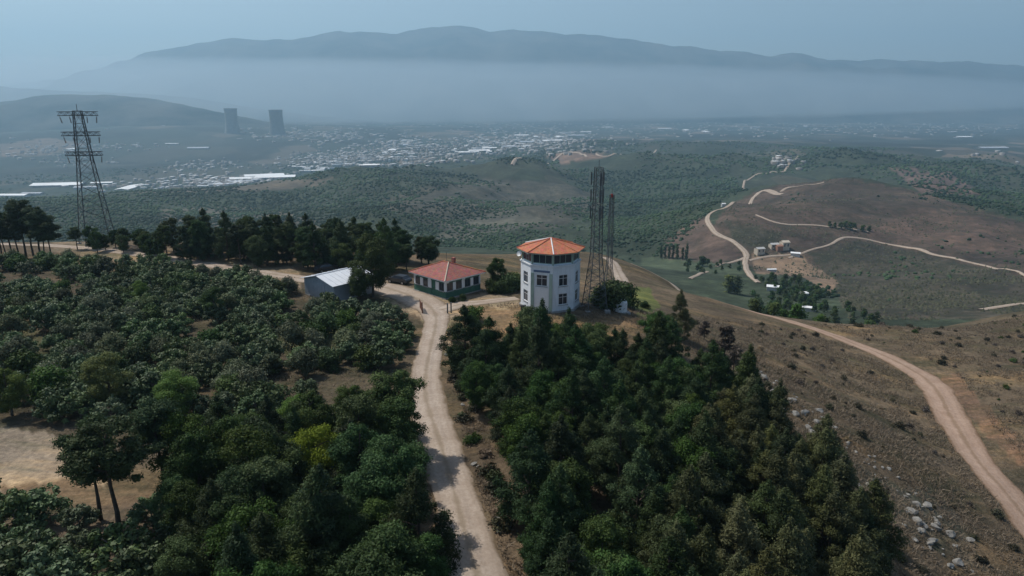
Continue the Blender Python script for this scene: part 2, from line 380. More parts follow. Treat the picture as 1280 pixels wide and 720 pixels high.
class MB:
    def __init__(s): s.v = []; s.f = []; s.uv = []
    def face(s, pts, uv=None):
        b = len(s.v); s.v += [tuple(p) for p in pts]; s.f.append(tuple(range(b, b + len(pts))))
        s.uv += (uv or [(p[0] + p[1], p[2]) for p in pts])
    def box(s, x0, x1, y0, y1, z0, z1, M=None):
        c = [(x, y, z) for x in (x0, x1) for y in (y0, y1) for z in (z0, z1)]
        if M is not None: c = [tuple(M @ Vector(p)) for p in c]
        for q in ((0, 1, 3, 2), (4, 6, 7, 5), (0, 4, 5, 1), (2, 3, 7, 6), (0, 2, 6, 4), (1, 5, 7, 3)):
            s.face([c[i] for i in q])
    def bar(s, a, b, r, r2=None, n=4):
        a = Vector(a); b = Vector(b); d = b - a
        if d.length < 1e-6: return
        q = d.to_track_quat('Z', 'Y'); r2 = r if r2 is None else r2
        A = []; B = []
        for i in range(n):
            an = 2 * math.pi * (i + 0.5) / n; e = q @ Vector((math.cos(an), math.sin(an), 0))
            A.append(a + e * r); B.append(b + e * r2)
        for i in range(n):
            j = (i + 1) % n; s.face([A[i], A[j], B[j], B[i]])
        s.face(A[::-1]); s.face(B)
    def prism(s, pts, z0, z1):
        n = len(pts)
        for i in range(n):
            a = pts[i]; b = pts[(i + 1) % n]; s.face([(a[0], a[1], z0), (b[0], b[1], z0), (b[0], b[1], z1), (a[0], a[1], z1)])
        s.face([(p[0], p[1], z0) for p in pts][::-1]); s.face([(p[0], p[1], z1) for p in pts])
    def mesh(s, name, mat):
        me = bpy.data.meshes.new(name); me.from_pydata(s.v, [], s.f)
        l = me.uv_layers.new(name='UVMap'); i = 0
        for p in me.polygons:
            for li in p.loop_indices: l.data[li].uv = s.uv[me.loops[li].vertex_index]
        me.materials.append(MAT[mat]); me.update(); return me
    def build(s, name, mat, parent=None, **kw): return obj(name, s.mesh(name, mat), parent, **kw)

rnd = random.Random(7)
RG = np.random.default_rng(11)

# ------------------------------------------------------------------ ground sheet
def make_ground():
    th = np.concatenate([np.linspace(-math.pi, math.radians(-46), 70, endpoint=False), np.linspace(math.radians(-46), math.radians(46), 470), np.linspace(math.radians(46), math.pi, 70, endpoint=False)[1:]])
    rr = np.concatenate([[0.5, 6], np.exp(np.linspace(math.log(12), math.log(14000), 490))])
    T, R = np.meshgrid(th, rr)
    X = (R * np.sin(T)).ravel(); Y = (R * np.cos(T)).ravel(); Z = H(X, Y); R = R.ravel()
    nc, nr = len(th), len(rr)
    i = np.arange(nr - 1)[:, None] * nc; j = np.arange(nc)[None, :]; j2 = (j + 1) % nc
    F = np.stack([i + j, i + nc + j, i + nc + j2, i + j2], -1).reshape(-1, 4)[:, ::-1]
    px, py = project(X, Y, Z)
    wob = np.clip(14 * 100 / np.maximum(R, 60), 1.2, 14)
    jx = px + wob * fbm(X / (R * 0.04 + 1), Y / (R * 0.04 + 1), 31, 4) * 1.6
    jy = py + 0.5 * wob * fbm(X / (R * 0.04 + 1), Y / (R * 0.04 + 1), 47, 4) * 1.6
    C = np.empty((len(X), 3)); S = np.zeros(len(X)); FL = np.zeros(len(X))
    C[:] = (0.145, 0.105, 0.068); S[:] = 0.30
    # right-hand dry slope
    m = sstep(10, 40, X + 0.15 * (Y - 60)) * (R < 420)
    C = C * (1 - m[:, None]) + np.array((0.150, 0.112, 0.074)) * m[:, None]; S = S * (1 - m) + 0.5 * m
    # beyond the hill: green middle ground, then plain
    g = sstep(170, 260, R - 0.0 * X)
    C = C * (1 - g[:, None]) + np.array((0.044, 0.062, 0.038)) * g[:, None]; S = S * (1 - g) + 0.75 * g
    pl = sstep(2300, 3200, R)
    C = C * (1 - pl[:, None]) + np.array((0.034, 0.042, 0.038)) * pl[:, None]; S = S * (1 - pl) + 0.65 * pl
    dk = sstep(0.05, 0.3, fbm(X / 420, Y / 420, 131, 4)) * pl; C = C * (1 - 0.55 * dk[:, None])
    FL = (1 - 0.9 * dk) * sstep(2000, 3000, R) * (0.55 + 0.45 * (fbm(X / 1500, Y / 1500, 71, 3) > -0.1)) + 0.25 * sstep(900, 1500, R) * (1 - sstep(2000, 3000, R))
    def zone(poly, r0, r1, col, scr=None, fl=None, a=1.0):
        nonlocal C, S, FL
        m = in_poly(jx, jy, poly) & (R > r0) & (R < r1)
        m = m * a
        C = C * (1 - m[:, None]) + np.array(col) * m[:, None]
        if scr is not None: S = S * (1 - m) + scr * m
        if fl is not None: FL = FL * (1 - m) + fl * m
    # near ground
    zone([(-40,330),(370,345),(470,375),(525,400),(505,500),(300,560),(300,760),(-60,760)], 20, 200, (0.118, 0.092, 0.062), 0.35)
    zone([(330,415),(430,400),(445,440),(370,450)], 20, 200, (0.13, 0.13, 0.06), 0.2)
    zone([(0,420),(40,410),(140,440),(130,520),(80,500)], 20, 200, (0.12, 0.115, 0.055), 0.25)
    zone([(-20,535),(60,540),(150,570),(120,615),(-20,618)], 20, 200, (0.30, 0.24, 0.18), 0.0)
    zone([(0,610),(90,600),(330,640),(300,740),(-30,740)], 20, 200, (0.15, 0.112, 0.08), 0.2)
    zone([(460,352),(512,352),(556,372),(650,368),(655,382),(585,392),(566,400),(560,440),(520,440),(530,395),(470,372)], 20, 200, (0.30, 0.225, 0.15), 0.0)
    zone([(330,336),(384,338),(384,362),(330,352)], 20, 200, (0.30, 0.22, 0.15), 0.05)
    zone([(60,300),(380,336),(380,352),(200,336),(60,318)], 20, 200, (0.25, 0.185, 0.125), 0.1)
    zone([(498,480),(530,470),(545,520),(530,560),(506,520)], 20, 200, (0.31, 0.235, 0.17), 0.0)
    zone([(575,385),(660,382),(720,398),(800,395),(830,410),(700,430),(580,420)], 20, 200, (0.21, 0.14, 0.08), 0.15)
    zone([(790,362),(820,362),(835,380),(800,392)], 20, 200, (0.12, 0.14, 0.04), 0.05)
    zone([(545,322),(650,318),(650,350),(600,352),(580,334)], 20, 260, (0.15, 0.115, 0.07), 0.45)
    # rocky band on the slope, reddish bank by the lower road
    zone([(915,440),(985,480),(1085,555),(1200,650),(1230,710),(1120,660),(990,540),(915,480)], 20, 300, (0.165, 0.14, 0.11), 0.55)
    zone([(1180,470),(1225,540),(1290,600),(1290,570),(1240,520),(1200,470)], 20, 300, (0.19, 0.115, 0.075), 0.25)
    zone([(940,500),(1000,470),(1080,520),(1160,620),(1100,600)], 20, 300, (0.16, 0.115, 0.072), 0.4)
    # the brown hill with the farm
    zone([(905,262),(945,240),(1000,222),(1060,222),(1130,235),(1200,255),(1290,280),(1290,390),(1150,400),(1060,385),(1040,350),(960,340),(930,330),(905,300),(890,285)], 240, 1150, (0.094, 0.066, 0.052), 0.55, 0)
    zone([(830,290),(880,270),(925,310),(925,325),(880,332),(830,325)], 240, 900, (0.115, 0.078, 0.062), 0.35, 0)
    zone([(1010,225),(1110,232),(1180,262),(1080,270),(1000,250)], 240, 1150, (0.075, 0.056, 0.045), 0.5, 0)
    zone([(1150,262),(1290,285),(1290,320),(1150,312),(1060,300)], 240, 1150, (0.115, 0.075, 0.058), 0.45, 0)
    zone([(1110,208),(1190,215),(1230,245),(1150,240)], 900, 2600, (0.15, 0.10, 0.085), 0.5, 0)
    zone([(1010,318),(1070,300),(1160,318),(1290,352),(1290,400),(1060,395),(1040,350)], 240, 1000, (0.070, 0.062, 0.047), 0.75, 0)
    zone([(905,275),(950,285),(990,300),(940,315),(915,298)], 240, 1000, (0.066, 0.062, 0.046), 0.7, 0)
    zone([(940,318),(1000,318),(1012,330),(1050,352),(1040,368),(1000,345),(945,342)], 240, 900, (0.20, 0.135, 0.088), 0.15, 0)
    zone([(850,345),(935,345),(1060,385),(1120,400),(1010,410),(900,385)], 240, 700, (0.045, 0.066, 0.038), 0.7, 0)
    zone([(800,322),(860,325),(935,332),(930,342),(850,340),(800,332)], 240, 900, (0.062, 0.088, 0.05), 0.25, 0)
    # mid hills
    zone([(440,245),(560,222),(700,228),(760,250),(700,285),(560,290)], 600, 2600, (0.080, 0.078, 0.062), 0.6, 0)
    zone([(330,270),(440,232),(520,205),(590,215),(480,250),(400,300)], 600, 2600, (0.050, 0.066, 0.046), 0.75, 0)
    zone([(560,275),(640,262),(690,275),(600,295),(540,305)], 500, 1600, (0.10, 0.10, 0.08), 0.3, 0)
    zone([(760,215),(900,205),(940,240),(870,275),(800,320),(740,290)], 500, 2400, (0.040, 0.060, 0.036), 0.5, 0)
    zone([(680,195),(735,186),(760,196),(700,205)], 1200, 3400, (0.20, 0.125, 0.09), 0.1, 0.2)
    zone([(200,262),(300,258),(390,270),(400,290),(200,285)], 500, 1700, (0.105, 0.098, 0.075), 0.35, 0)
    zone([(30,258),(120,243),(200,252),(200,290),(0,290)], 400, 1300, (0.038, 0.052, 0.036), 0.6, 0)
    zone([(150,238),(330,226),(420,222),(400,232),(220,250)], 1300, 3000, (0.14, 0.115, 0.09), 0.3, 0.3)
    zone([(0,180),(60,172),(110,180),(60,195),(0,195)], 2000, 5000, (0.16, 0.11, 0.085), 0.2, 0.3)
    nearf = 1 - sstep(120, 320, R)
    me = np_mesh('ground', np.stack([X, Y, Z], 1), F, 'ground', True,
                 {'zone': ('FLOAT_COLOR', np.c_[C, np.ones(len(C))]), 'scrub': ('FLOAT', S), 'field': ('FLOAT', FL), 'nearness': ('FLOAT', nearf)})
    o = obj('ground', me, kind='structure'); o['label'] = 'dry hilltop earth falling to green hills and a hazy plain'
make_ground()

# far relief: crest lines read as direction, distance chosen from their likely size
def far_range(name, sil, dist, width, base, amp, seed, label, nx=340, ny=44):
    px = np.array([s[0] for s in sil], float); py = np.array([s[1] for s in sil], float)
    v = (360 - py) / FPX
    xs = np.array([ray(a, b)[0] / ray(a, b)[1] for a, b in sil]) * dist
    zs = CAM_Z + (-SP + v * CP) / (CP + v * SP) * dist
    X = np.linspace(xs[0], xs[-1], nx); s = np.linspace(-1, 1, ny)
    XX, SS = np.meshgrid(X, s)
    YY = dist + SS * width + 0.12 * width * fbm(XX / 2500, SS * 2, seed, 3)
    crest = np.interp(XX, xs, zs)
    prof = np.clip(1 - np.abs(SS) ** 1.15, 0, 1)
    rid = 1 - np.abs(fbm(XX / amp[1], YY / amp[1] * 0.6, seed + 5, 5)) * 2
    ZZ = base + (crest - base) * prof + amp[0] * (rid - 0.7) * np.clip(np.abs(SS) * 2.2, 0.12, 1) * prof ** 0.6 + amp[0] * 0.2 * fbm(XX / (amp[1] * 0.25), YY / (amp[1] * 0.25), seed + 9, 4)
    ZZ = np.where(np.abs(SS) > 0.99, base - 20, ZZ)
    i = np.arange(ny - 1)[:, None] * nx; j = np.arange(nx - 1)[None, :]
    F = np.stack([i + j, i + j + 1, i + nx + j + 1, i + nx + j], -1).reshape(-1, 4)
    o = obj(name, np_mesh(name, np.stack([XX.ravel(), YY.ravel(), ZZ.ravel()], 1), F, 'mountain', True), kind='structure'); o['label'] = label
far_range('mountain', [(-500,140),(-100,118),(60,100),(120,86),(170,72),(200,62),(260,50),(330,45),(400,42),(460,38),(520,34),(545,31),(565,30),(590,33),(610,37),(690,39),(730,42),(790,51),(850,58),(900,60),(960,65),(1020,69),(1100,73),(1180,77),(1280,80),(1500,88),(1900,110)],
          9800, 2600, -235, (300, 1500), 90, 'long blue mountain ridge far beyond the plain')
far_range('hill', [(-600,100),(-200,104),(0,107),(60,112),(120,114),(160,115),(200,117),(240,122),(300,132),(380,144),(470,152)],
          6900, 1100, -235, (60, 800), 120, 'pale blue hill range behind the cooling towers', 160, 30)
far_range('hill', [(-600,135),(-200,130),(0,126),(40,119),(80,116),(130,117),(170,121),(210,128),(260,138),(310,149),(360,158),(440,166)],
          4900, 800, -235, (50, 500), 150, 'dark wooded hill beside the cooling towers', 160, 30)

# ------------------------------------------------------------------ roads
ROADS = []
def catmull(P, step):
    P = [np.array(p, float) for p in P]; P = [2 * P[0] - P[1]] + P + [2 * P[-1] - P[-2]]; out = []
    for i in range(1, len(P) - 2):
        a, b, c, d = P[i - 1:i + 3]; n = max(2, int(np.linalg.norm(c[:2] - b[:2]) / step))
        for k in range(n):
            t = k / n
            out.append(0.5 * (2 * b + (c - a) * t + (2 * a - 5 * b + 4 * c - d) * t * t + (3 * b - a - 3 * c + d) * t ** 3))
    out.append(P[-2]); return np.array(out)
def road(name, pts, width, label, off=0.06, step=0.8, nx=9, seed=3, keep=True, mat='road', zfix=None):
    W = [np.append((ground_at(a, b) if zfix is None else at_z(a, b, zfix))[:2], wd) for a, b, wd in [(p[0], p[1], p[2] if len(p) > 2 else width) for p in pts]]
    L = catmull(W, step)
    d = np.gradient(L[:, :2], axis=0); d /= np.linalg.norm(d, axis=1)[:, None] + 1e-9
    nrm = np.stack([d[:, 1], -d[:, 0]], 1)
    n = len(L); s = np.linspace(-1, 1, nx); V = []; UV = []
    arc = np.concatenate([[0], np.cumsum(np.linalg.norm(np.diff(L[:, :2], axis=0), axis=1))])
    for j, sj in enumerate(s):
        edge = abs(sj) ** 3
        wob = 1 + edge * 0.22 * fbm(arc / max(1.5, width * 0.5) + 31 * j, arc * 0 + j * 3.1 + seed, seed, 4)
        q = L[:, :2] + nrm * (sj * L[:, 2] / 2 * wob)[:, None]
        z = H(q[:, 0], q[:, 1]) + off * (1 - 0.75 * (abs(sj) > 0.99))
        V.append(np.c_[q, z]); UV.append(np.c_[np.full(n, 0.5 + 0.5 * sj), arc])
    V = np.concatenate(V); UV = np.concatenate(UV)
    i = np.arange(nx - 1)[:, None] * n; j = np.arange(n - 1)[None, :]
    F = np.stack([i + j, i + j + 1, i + n + j + 1, i + n + j], -1).reshape(-1, 4)
    nn = np.cross(V[F[0, 1]] - V[F[0, 0]], V[F[0, 2]] - V[F[0, 0]])
    if nn[2] < 0: F = F[:, ::-1]
    o = obj(name, np_mesh(name, V, F, mat, True, uv=UV), kind='structure'); o['label'] = label
    if keep: ROADS.append(L)
road('dirt_road', [(640,860,4.3),(612,770,4.2),(596,720,4.1),(574,640,3.7),(552,560,3.5),(533,500,3.9),(532,470,3.6),(537,440,3.4),(545,404,3.6),(541,388,4.6),(522,374,6),(495,364,6.5),(468,357,5),(440,352,4)], 3.8, 'pale rutted dirt road climbing between the woods to the yard', nx=13)
road('dirt_track', [(552,388,3),(575,381,3),(610,377,2.6),(646,373,2.4)], 2.5, 'pale track leading from the yard to the octagonal tower', 0.09)
road('dirt_track', [(388,350,4),(340,343,3.5),(300,338,3.5),(220,326,3.5),(150,317,3.0),(110,311,2.8),(60,306,2.8),(-40,300,2.8)], 3.2, 'bare sandy track in front of the row of pines', zfix=0.0)
road('dirt_road', [(1340,690,4.6),(1280,625,4.5),(1230,572,4.4),(1190,515,4.6),(1165,475,5.0),(1135,455,4.2),(1090,437,3.4),(1040,420,3.2),(1000,407,3.0),(950,393,2.8),(915,382,2.6),(885,371,2.4)], 4.2, 'dirt road curving along the dry lower slope', 0.10, mat='red_road', zfix=-15.0)
road('dirt_track', [(880,369,2.4),(866,360,2.4),(848,348,2.4),(835,341,2.2),(812,336,2.2),(790,332,2.2)], 2.4, 'thin track on the spur behind the tower', 0.12, zfix=-15.5)
road('dirt_track', [(757,322,3),(766,328,3),(772,340,3.4),(778,352,3.4)], 3.2, 'short pale track dropping behind the lattice mast', 0.12)
FR = dict(off=0.7, step=4.0, nx=5)
road('hill_road', [(978,243,11),(945,244,6),(915,254,4.4),(893,264,4.6),(884,273,4.6),(890,286,4.4),(908,298,4.4),(924,308,4.4),(933,319,5),(931,330,4.5),(936,342,4.5),(948,354,4)], 6, 'pale gravel road winding up the brown hill', **FR)
road('hill_track', [(975,240,4),(990,234,4),(1030,228,4)], 4, 'narrow track over the crest of the brown hill', **FR)
road('hill_track', [(945,269,2.5),(962,276,3),(985,281,3),(1020,282,3),(1050,285,2.6),(1085,290,2.2)], 3, 'thin track across the flank of the brown hill', **FR)
road('hill_track', [(985,323,2.6),(1010,314,2.6),(1035,307,2.8),(1062,297,3.4),(1090,301,3),(1130,309,3),(1165,318,3),(1200,325,3),(1240,335,2.6),(1285,346,2.6)], 3, 'long track bending below the brown hill', **FR)
road('hill_track', [(895,334,3),(912,329,3),(930,323,3.5)], 3.2, 'short spur meeting the gravel road at the farm', **FR)
road('hill_track', [(936,326,3),(960,321,3),(990,319,2.5)], 3, 'pale farm drive in front of the cream sheds', **FR)
road('hill_track', [(862,349,3),(876,342,3),(884,340,3)], 3, 'pale patch of track by the spur orchard', **FR)
road('valley_road', [(1225,388,4),(1250,384,4),(1290,379,4)], 4, 'pale road behind the dry spur', **FR)
road('valley_road', [(640,207,9),(690,203,9),(725,192,10),(760,196,8),(820,188,8)], 9, 'pale road cutting through the wooded valley hills', off=3, step=25, nx=4)
road('valley_road', [(930,238,5),(932,226,5),(962,216,6),(985,207,6),(1003,196,6)], 6, 'light road climbing to the wooded knoll', off=1.5, step=10, nx=4)
def road_dist(x, y):
    return min(float(np.min(np.hypot(L[:, 0] - x, L[:, 1] - y) - L[:, 2] / 2)) for L in ROADS[:6])

# ------------------------------------------------------------------ vegetation prototypes
def leaves(C, Rd, n, size, rng, up=0.25, shell=0.62, asp=1.5, norm_rand=0.6, spread=1.0):
    C = np.asarray(C, float); Rd = np.asarray(Rd, float)
    wgt = (Rd[:, 0] * Rd[:, 2]); k = rng.choice(len(C), n, p=wgt / wgt.sum())
    d = rng.normal(size=(n, 3)); d[:, 2] += up; d /= np.linalg.norm(d, axis=1)[:, None]
    rad = (shell + (1.05 - shell) * rng.random(n) ** 0.6) * (1 + 0.28 * rng.normal(size=n).clip(-1.2, 2.2) * spread)
    P = C[k] + d * Rd[k] * rad[:, None]
    N = d + rng.normal(size=(n, 3)) * norm_rand; N[:, 2] += 0.25; N /= np.linalg.norm(N, axis=1)[:, None]
    a = np.cross(N, rng.normal(size=(n, 3))); a /= np.linalg.norm(a, axis=1)[:, None] + 1e-9; b = np.cross(N, a)
    s = size * (0.6 + 0.8 * rng.random(n))[:, None]
    V = np.stack([P - a * s * asp * 0.5, P - b * s * 0.42 + N * s * 0.08, P + a * s * asp * 0.5, P + b * s * 0.42 + N * s * 0.08], 1).reshape(-1, 3)
    F = np.arange(n * 4).reshape(-1, 4)
    ct = rng.random(len(C))[k]
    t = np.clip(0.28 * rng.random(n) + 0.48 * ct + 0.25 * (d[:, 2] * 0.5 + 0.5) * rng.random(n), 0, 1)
    return V, F, np.repeat(t, 4)
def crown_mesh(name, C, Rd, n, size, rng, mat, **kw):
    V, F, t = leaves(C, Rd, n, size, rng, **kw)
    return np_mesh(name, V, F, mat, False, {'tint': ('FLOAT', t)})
def trunk_mesh(name, segs, mat='bark', n=6):
    m = MB()
    for a, b, r1, r2 in segs: m.bar(a, b, r1, r2, n)
    return m.mesh(name, mat)
def clumps(h0, h1, R, n, rng, shape, cr):
    C = []; Rd = []
    for i in range(n):
        f = (i + rng.random()) / n
        z = h0 + (h1 - h0) * f
        rr = R * shape(f)
        a = rng.random() * 6.283; q = rr * math.sqrt(rng.random() * 0.9 + 0.1) * 0.85
        s = cr * (0.5 + 1.0 * rng.random())
        q *= 0.85 + 0.35 * rng.random(); z += 0.25 * cr * rng.normal()
        C.append((q * math.cos(a), q * math.sin(a), z)); Rd.append((s, s, s * (0.62 + 0.25 * rng.random())))
    return np.array(C), np.array(Rd)
def limbs(C, Rd, h0, top, r, rng, k=8, wob=0.25):
    z = np.linspace(0, top, 5); pts = [Vector((wob * rng.normal() * (i > 0) * 0.4, wob * rng.normal() * (i > 0) * 0.4, zz)) for i, zz in enumerate(z)]
    rad = [r, r * 0.85, r * 0.65, r * 0.45, r * 0.2]; segs = [(pts[i], pts[i + 1], rad[i], rad[i + 1]) for i in range(4)]
    segs[0] = (Vector((0, 0, -0.35)), pts[1], r * 1.15, rad[1])
    for c in C[rng.permutation(len(C))[:k]]:
        zz = max(h0 * 0.6, min(top * 0.9, c[2] - 0.35 * math.hypot(c[0], c[1])))
        i = min(3, int(zz / top * 4)); f = zz / top * 4 - i
        a = pts[i].lerp(pts[i + 1], f); mid = a.lerp(Vector(c), 0.55) + Vector((0, 0, 0.15))
        segs.append((a, mid, r * 0.38, r * 0.24)); segs.append((mid, Vector(c), r * 0.24, r * 0.07))
    return segs
PROTO = {}
def proto(kind, i, crown, trunk): PROTO.setdefault(kind, []).append((crown, trunk))
for i in range(5):                                                   # rounded broadleaf, about 7 m tall
    r = np.random.default_rng(100 + i); hh = 6.4 + r.random() * 1.4
    C, Rd = clumps(1.5, hh - 0.5, 2.3 + 0.3 * r.random(), 64, r, lambda f: (0.55 + 0.9 * f) * (1 - max(0, f - 0.5) ** 1.5 * 2.2), 0.52)
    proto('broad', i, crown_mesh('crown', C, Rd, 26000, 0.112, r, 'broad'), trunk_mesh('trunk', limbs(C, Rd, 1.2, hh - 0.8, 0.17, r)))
for i in range(5):                                                   # pine, layered and conical
    r = np.random.default_rng(200 + i); hh = 8.2 + r.random() * 2
    C = []; Rd = []
    for l in range(11):
        f = l / 10; z = 1.5 + (hh - 2.2) * f; rr = 2.3 * (1 - f) ** 0.5 * (0.6 + 0.75 * r.random()) * (0.8 + 0.5 * math.sin(3.0 * f + 0.4)) + 0.3
        m = max(3, int(6 * (1 - f) + 2 + 2 * r.random()))
        for q in range(m):
            a = 6.283 * (q + r.random() * 0.7) / m + l
            s = 0.42 + 0.5 * r.random() * (1 - 0.4 * f)
            rad = max(0, rr - s * 0.5) * (0.75 + 0.35 * r.random())
            C.append((rad * math.cos(a), rad * math.sin(a), z + 0.42 * r.normal() + 0.05 * rad)); Rd.append((s, s, s * (0.55 + 0.4 * r.random())))
    C.append((0, 0, hh)); Rd.append((0.25, 0.25, 0.6)); C = np.array(C); Rd = np.array(Rd)
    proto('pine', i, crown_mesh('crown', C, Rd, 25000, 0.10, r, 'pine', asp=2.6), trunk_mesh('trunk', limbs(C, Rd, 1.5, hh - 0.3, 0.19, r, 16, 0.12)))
for i in range(3):                                                   # flat-topped pine on a bare trunk
    r = np.random.default_rng(300 + i); hh = 8.0 + r.random()
    C, Rd = clumps(hh * 0.5, hh - 0.4, 2.6, 44, r, lambda f: 0.75 + 0.5 * f * (1 - f) * 2 - 0.35 * f, 0.52)
    Rd[:, 2] *= 0.7
    proto('stone', i, crown_mesh('crown', C, Rd, 20000, 0.11, r, 'pine', asp=2.0), trunk_mesh('trunk', limbs(C, Rd, hh * 0.4, hh - 0.8, 0.17, r, 10, 0.3)))
for i in range(5):                                                   # low spreading orchard tree with big leaves
    r = np.random.default_rng(400 + i); hh = 2.7 + 0.5 * r.random()
    C, Rd = clumps(0.5, hh - 0.2, 2.15 + 0.4 * r.random(), 46, r, lambda f: 1.0 - 0.5 * f ** 2, 0.36)
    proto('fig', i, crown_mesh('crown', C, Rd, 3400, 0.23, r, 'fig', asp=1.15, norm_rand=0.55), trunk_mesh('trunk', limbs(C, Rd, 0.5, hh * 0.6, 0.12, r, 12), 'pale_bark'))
for i in range(3):                                                   # small grey olive
    r = np.random.default_rng(500 + i); hh = 2.6
    C, Rd = clumps(0.9, hh - 0.3, 1.2, 18, r, lambda f: 1.0 - 0.5 * f ** 2, 0.48)
    proto('olive', i, crown_mesh('crown', C, Rd, 3200, 0.12, r, 'olive', asp=2.2), trunk_mesh('trunk', limbs(C, Rd, 0.6, hh * 0.7, 0.10, r, 7)))
for i in range(4):                                                   # bushes
    r = np.random.default_rng(600 + i); hh = 1.8
    C, Rd = clumps(0.35, hh - 0.3, 1.15, 18, r, lambda f: 1.0 - 0.6 * f ** 2, 0.48)
    proto('bush', i, crown_mesh('crown', C, Rd, 3000, 0.14, r, 'broad'), trunk_mesh('trunk', limbs(C, Rd, 0.2, hh * 0.6, 0.06, r, 6)))
for i in range(3):                                                   # low scrub cushions
    r = np.random.default_rng(700 + i)
    C, Rd = clumps(0.12, 0.5, 0.6, 8, r, lambda f: 1.0 - 0.4 * f, 0.30)
    proto('scrub', i, crown_mesh('crown', C, Rd, 420, 0.13, r, 'scrub', asp=2.0), trunk_mesh('trunk', [(Vector((0, 0, -0.15)), Vector((0, 0, 0.3)), 0.04, 0.02)], n=4))
for i in range(2):                                                   # bare grey tree
    r = np.random.default_rng(800 + i); hh = 5.0
    C, Rd = clumps(1.5, hh - 0.3, 1.4, 26, r, lambda f: 1.0 - 0.5 * f ** 2, 0.35)
    proto('bare', i, crown_mesh('crown', C, Rd, 1500, 0.16, r, 'twig', asp=4.0, shell=0.1), trunk_mesh('trunk', limbs(C, Rd, 1.0, hh - 0.4, 0.10, r, 22, 0.3)))
for i in range(3):                                                   # far trees, few faces
    r = np.random.default_rng(900 + i); hh = 6
    C, Rd = clumps(1.0, hh - 0.6, 2.0, 14, r, lambda f: 1.0 - 0.6 * f ** 2, 0.95)
    proto('far', i, crown_mesh('crown', C, Rd, 500, 0.6, r, 'broad'), trunk_mesh('trunk', limbs(C, Rd, 0.8, hh * 0.7, 0.2, r, 3), n=4))
for i in range(2):                                                   # cypress / poplar
    r = np.random.default_rng(950 + i); hh = 10
    C, Rd = clumps(0.9, hh - 0.4, 0.75, 24, r, lambda f: (1.0 - 0.85 * f ** 2) * min(1, 0.5 + 3 * f), 0.7)
    proto('cypress', i, crown_mesh('crown', C, Rd, 900, 0.4, r, 'pine'), trunk_mesh('trunk', [(Vector((0, 0, -0.5)), Vector((0, 0, hh * 0.8)), 0.2, 0.05)], n=5))
PLACED = []
def plant(kind, name, x, y, s, label, cat, group, mat=None, rz=None, sz=None, i=None, sink=0.05):
    z = h1(x, y) - sink * s
    cr, tr = PROTO[kind][rnd.randrange(len(PROTO[kind])) if i is None else i]
    e = empty(name, (x, y, z), rnd.random() * 6.283 if rz is None else rz, label, cat, group)
    e.scale = (s, s, s * (sz if sz else rnd.uniform(0.9, 1.12)))
    t = obj('trunk', tr, e); c = obj('crown', cr, e)
    if mat: c.material_slots[0].link = 'OBJECT'; c.material_slots[0].material = MAT[mat]
    PLACED.append((x, y)); return e
def plant_px(kind, name, px, py, s, label, cat='tree', group=None, **kw):
    g = ground_at(px, py); return plant(kind, name, g[0], g[1], s, label, cat, group, **kw)
def scatter(poly_px, spacing, limit=400, seed=1, clear_road=1.0, jitter=0.5, dens=None):
    P = [ground_at(*p)[:2] for p in poly_px]
    xs = [p[0] for p in P]; ys = [p[1] for p in P]
    r = random.Random(seed); out = []
    nx = int((max(xs) - min(xs)) / spacing) + 2; ny = int((max(ys) - min(ys)) / (spacing * 0.87)) + 2
    for j in range(ny):
        for i in range(nx):
            x = min(xs) + (i + 0.5 * (j % 2)) * spacing + r.uniform(-jitter, jitter) * spacing
            y = min(ys) + j * spacing * 0.87 + r.uniform(-jitter, jitter) * spacing
            if not bool(in_poly(np.array([x]), np.array([y]), P)[0]): continue
            if dens and r.random() > dens(x, y): continue
            if road_dist(x, y) < clear_road: continue
            out.append((x, y))
    r.shuffle(out); return out[:limit]

def where(x, y, s, lo, hi):
    size = 'short' if s < lo else 'tall' if s > hi else 'middling'
    d = road_dist(x, y)
    return size, ('right at the road edge' if d < 2.6 else 'a few steps off the road' if d < 7 else 'deep inside')
# --- wood between the orchard and the dirt road
YP = ground_at(398, 618)
G1 = 'wood between the orchard and the pale dirt road'
for x, y in scatter([(212,600),(300,562),(430,545),(502,532),(527,590),(547,680),(577,800),(602,930),(380,930),(250,800),(222,700)], 2.7, 170, 21, 1.25, 0.5, lambda x, y: 0.97 if fbm(np.array([x / 6]), np.array([y / 6]), 15, 2)[0] > -0.25 else 0.55):
    if math.hypot(x - YP[0], y - YP[1]) < 2.0 or (abs(x - YP[0] * y / YP[1]) < 2.2 and -8 < y - YP[1] < 0): continue
    if rnd.random() < 0.62:
        sc_ = rnd.uniform(0.58, 1.06); a_, b_ = where(x, y, sc_, .74, .92); plant('broad', 'broadleaf_tree', x, y, sc_, f'{a_} dark broadleaf tree {b_}, in the wood beside the orchard', 'tree', f'{G1}: {a_} broadleaf, {b_}')
    else:
        sc_ = rnd.uniform(0.55, 0.92); a_, b_ = where(x, y, sc_, .67, .81); plant('pine', 'pine_tree', x, y, sc_, f'{a_} bushy dark pine {b_}, in the wood beside the orchard', 'tree', f'{G1}: {a_} pine, {b_}')
plant_px('broad', 'broadleaf_tree', 398, 618, 0.86, 'bright yellow-green tree standing out of the dark roadside wood', mat='yellow', i=2)
plant_px('broad', 'broadleaf_tree', 375, 560, 0.62, 'fresh green tree at the orchard edge of the roadside wood', mat='lime', i=1)
for q, (a, b, s, l) in enumerate([(150,672,1.12,'flat-topped dark pine spreading over the orchard clearing'), (208,625,1.02,'dark pine with bare leaning trunk at the orchard clearing'), (126,650,0.85,'shorter dark pine beside the sandy clearing')]):
    plant_px('stone', 'pine_tree', a, b, s, l, i=q)
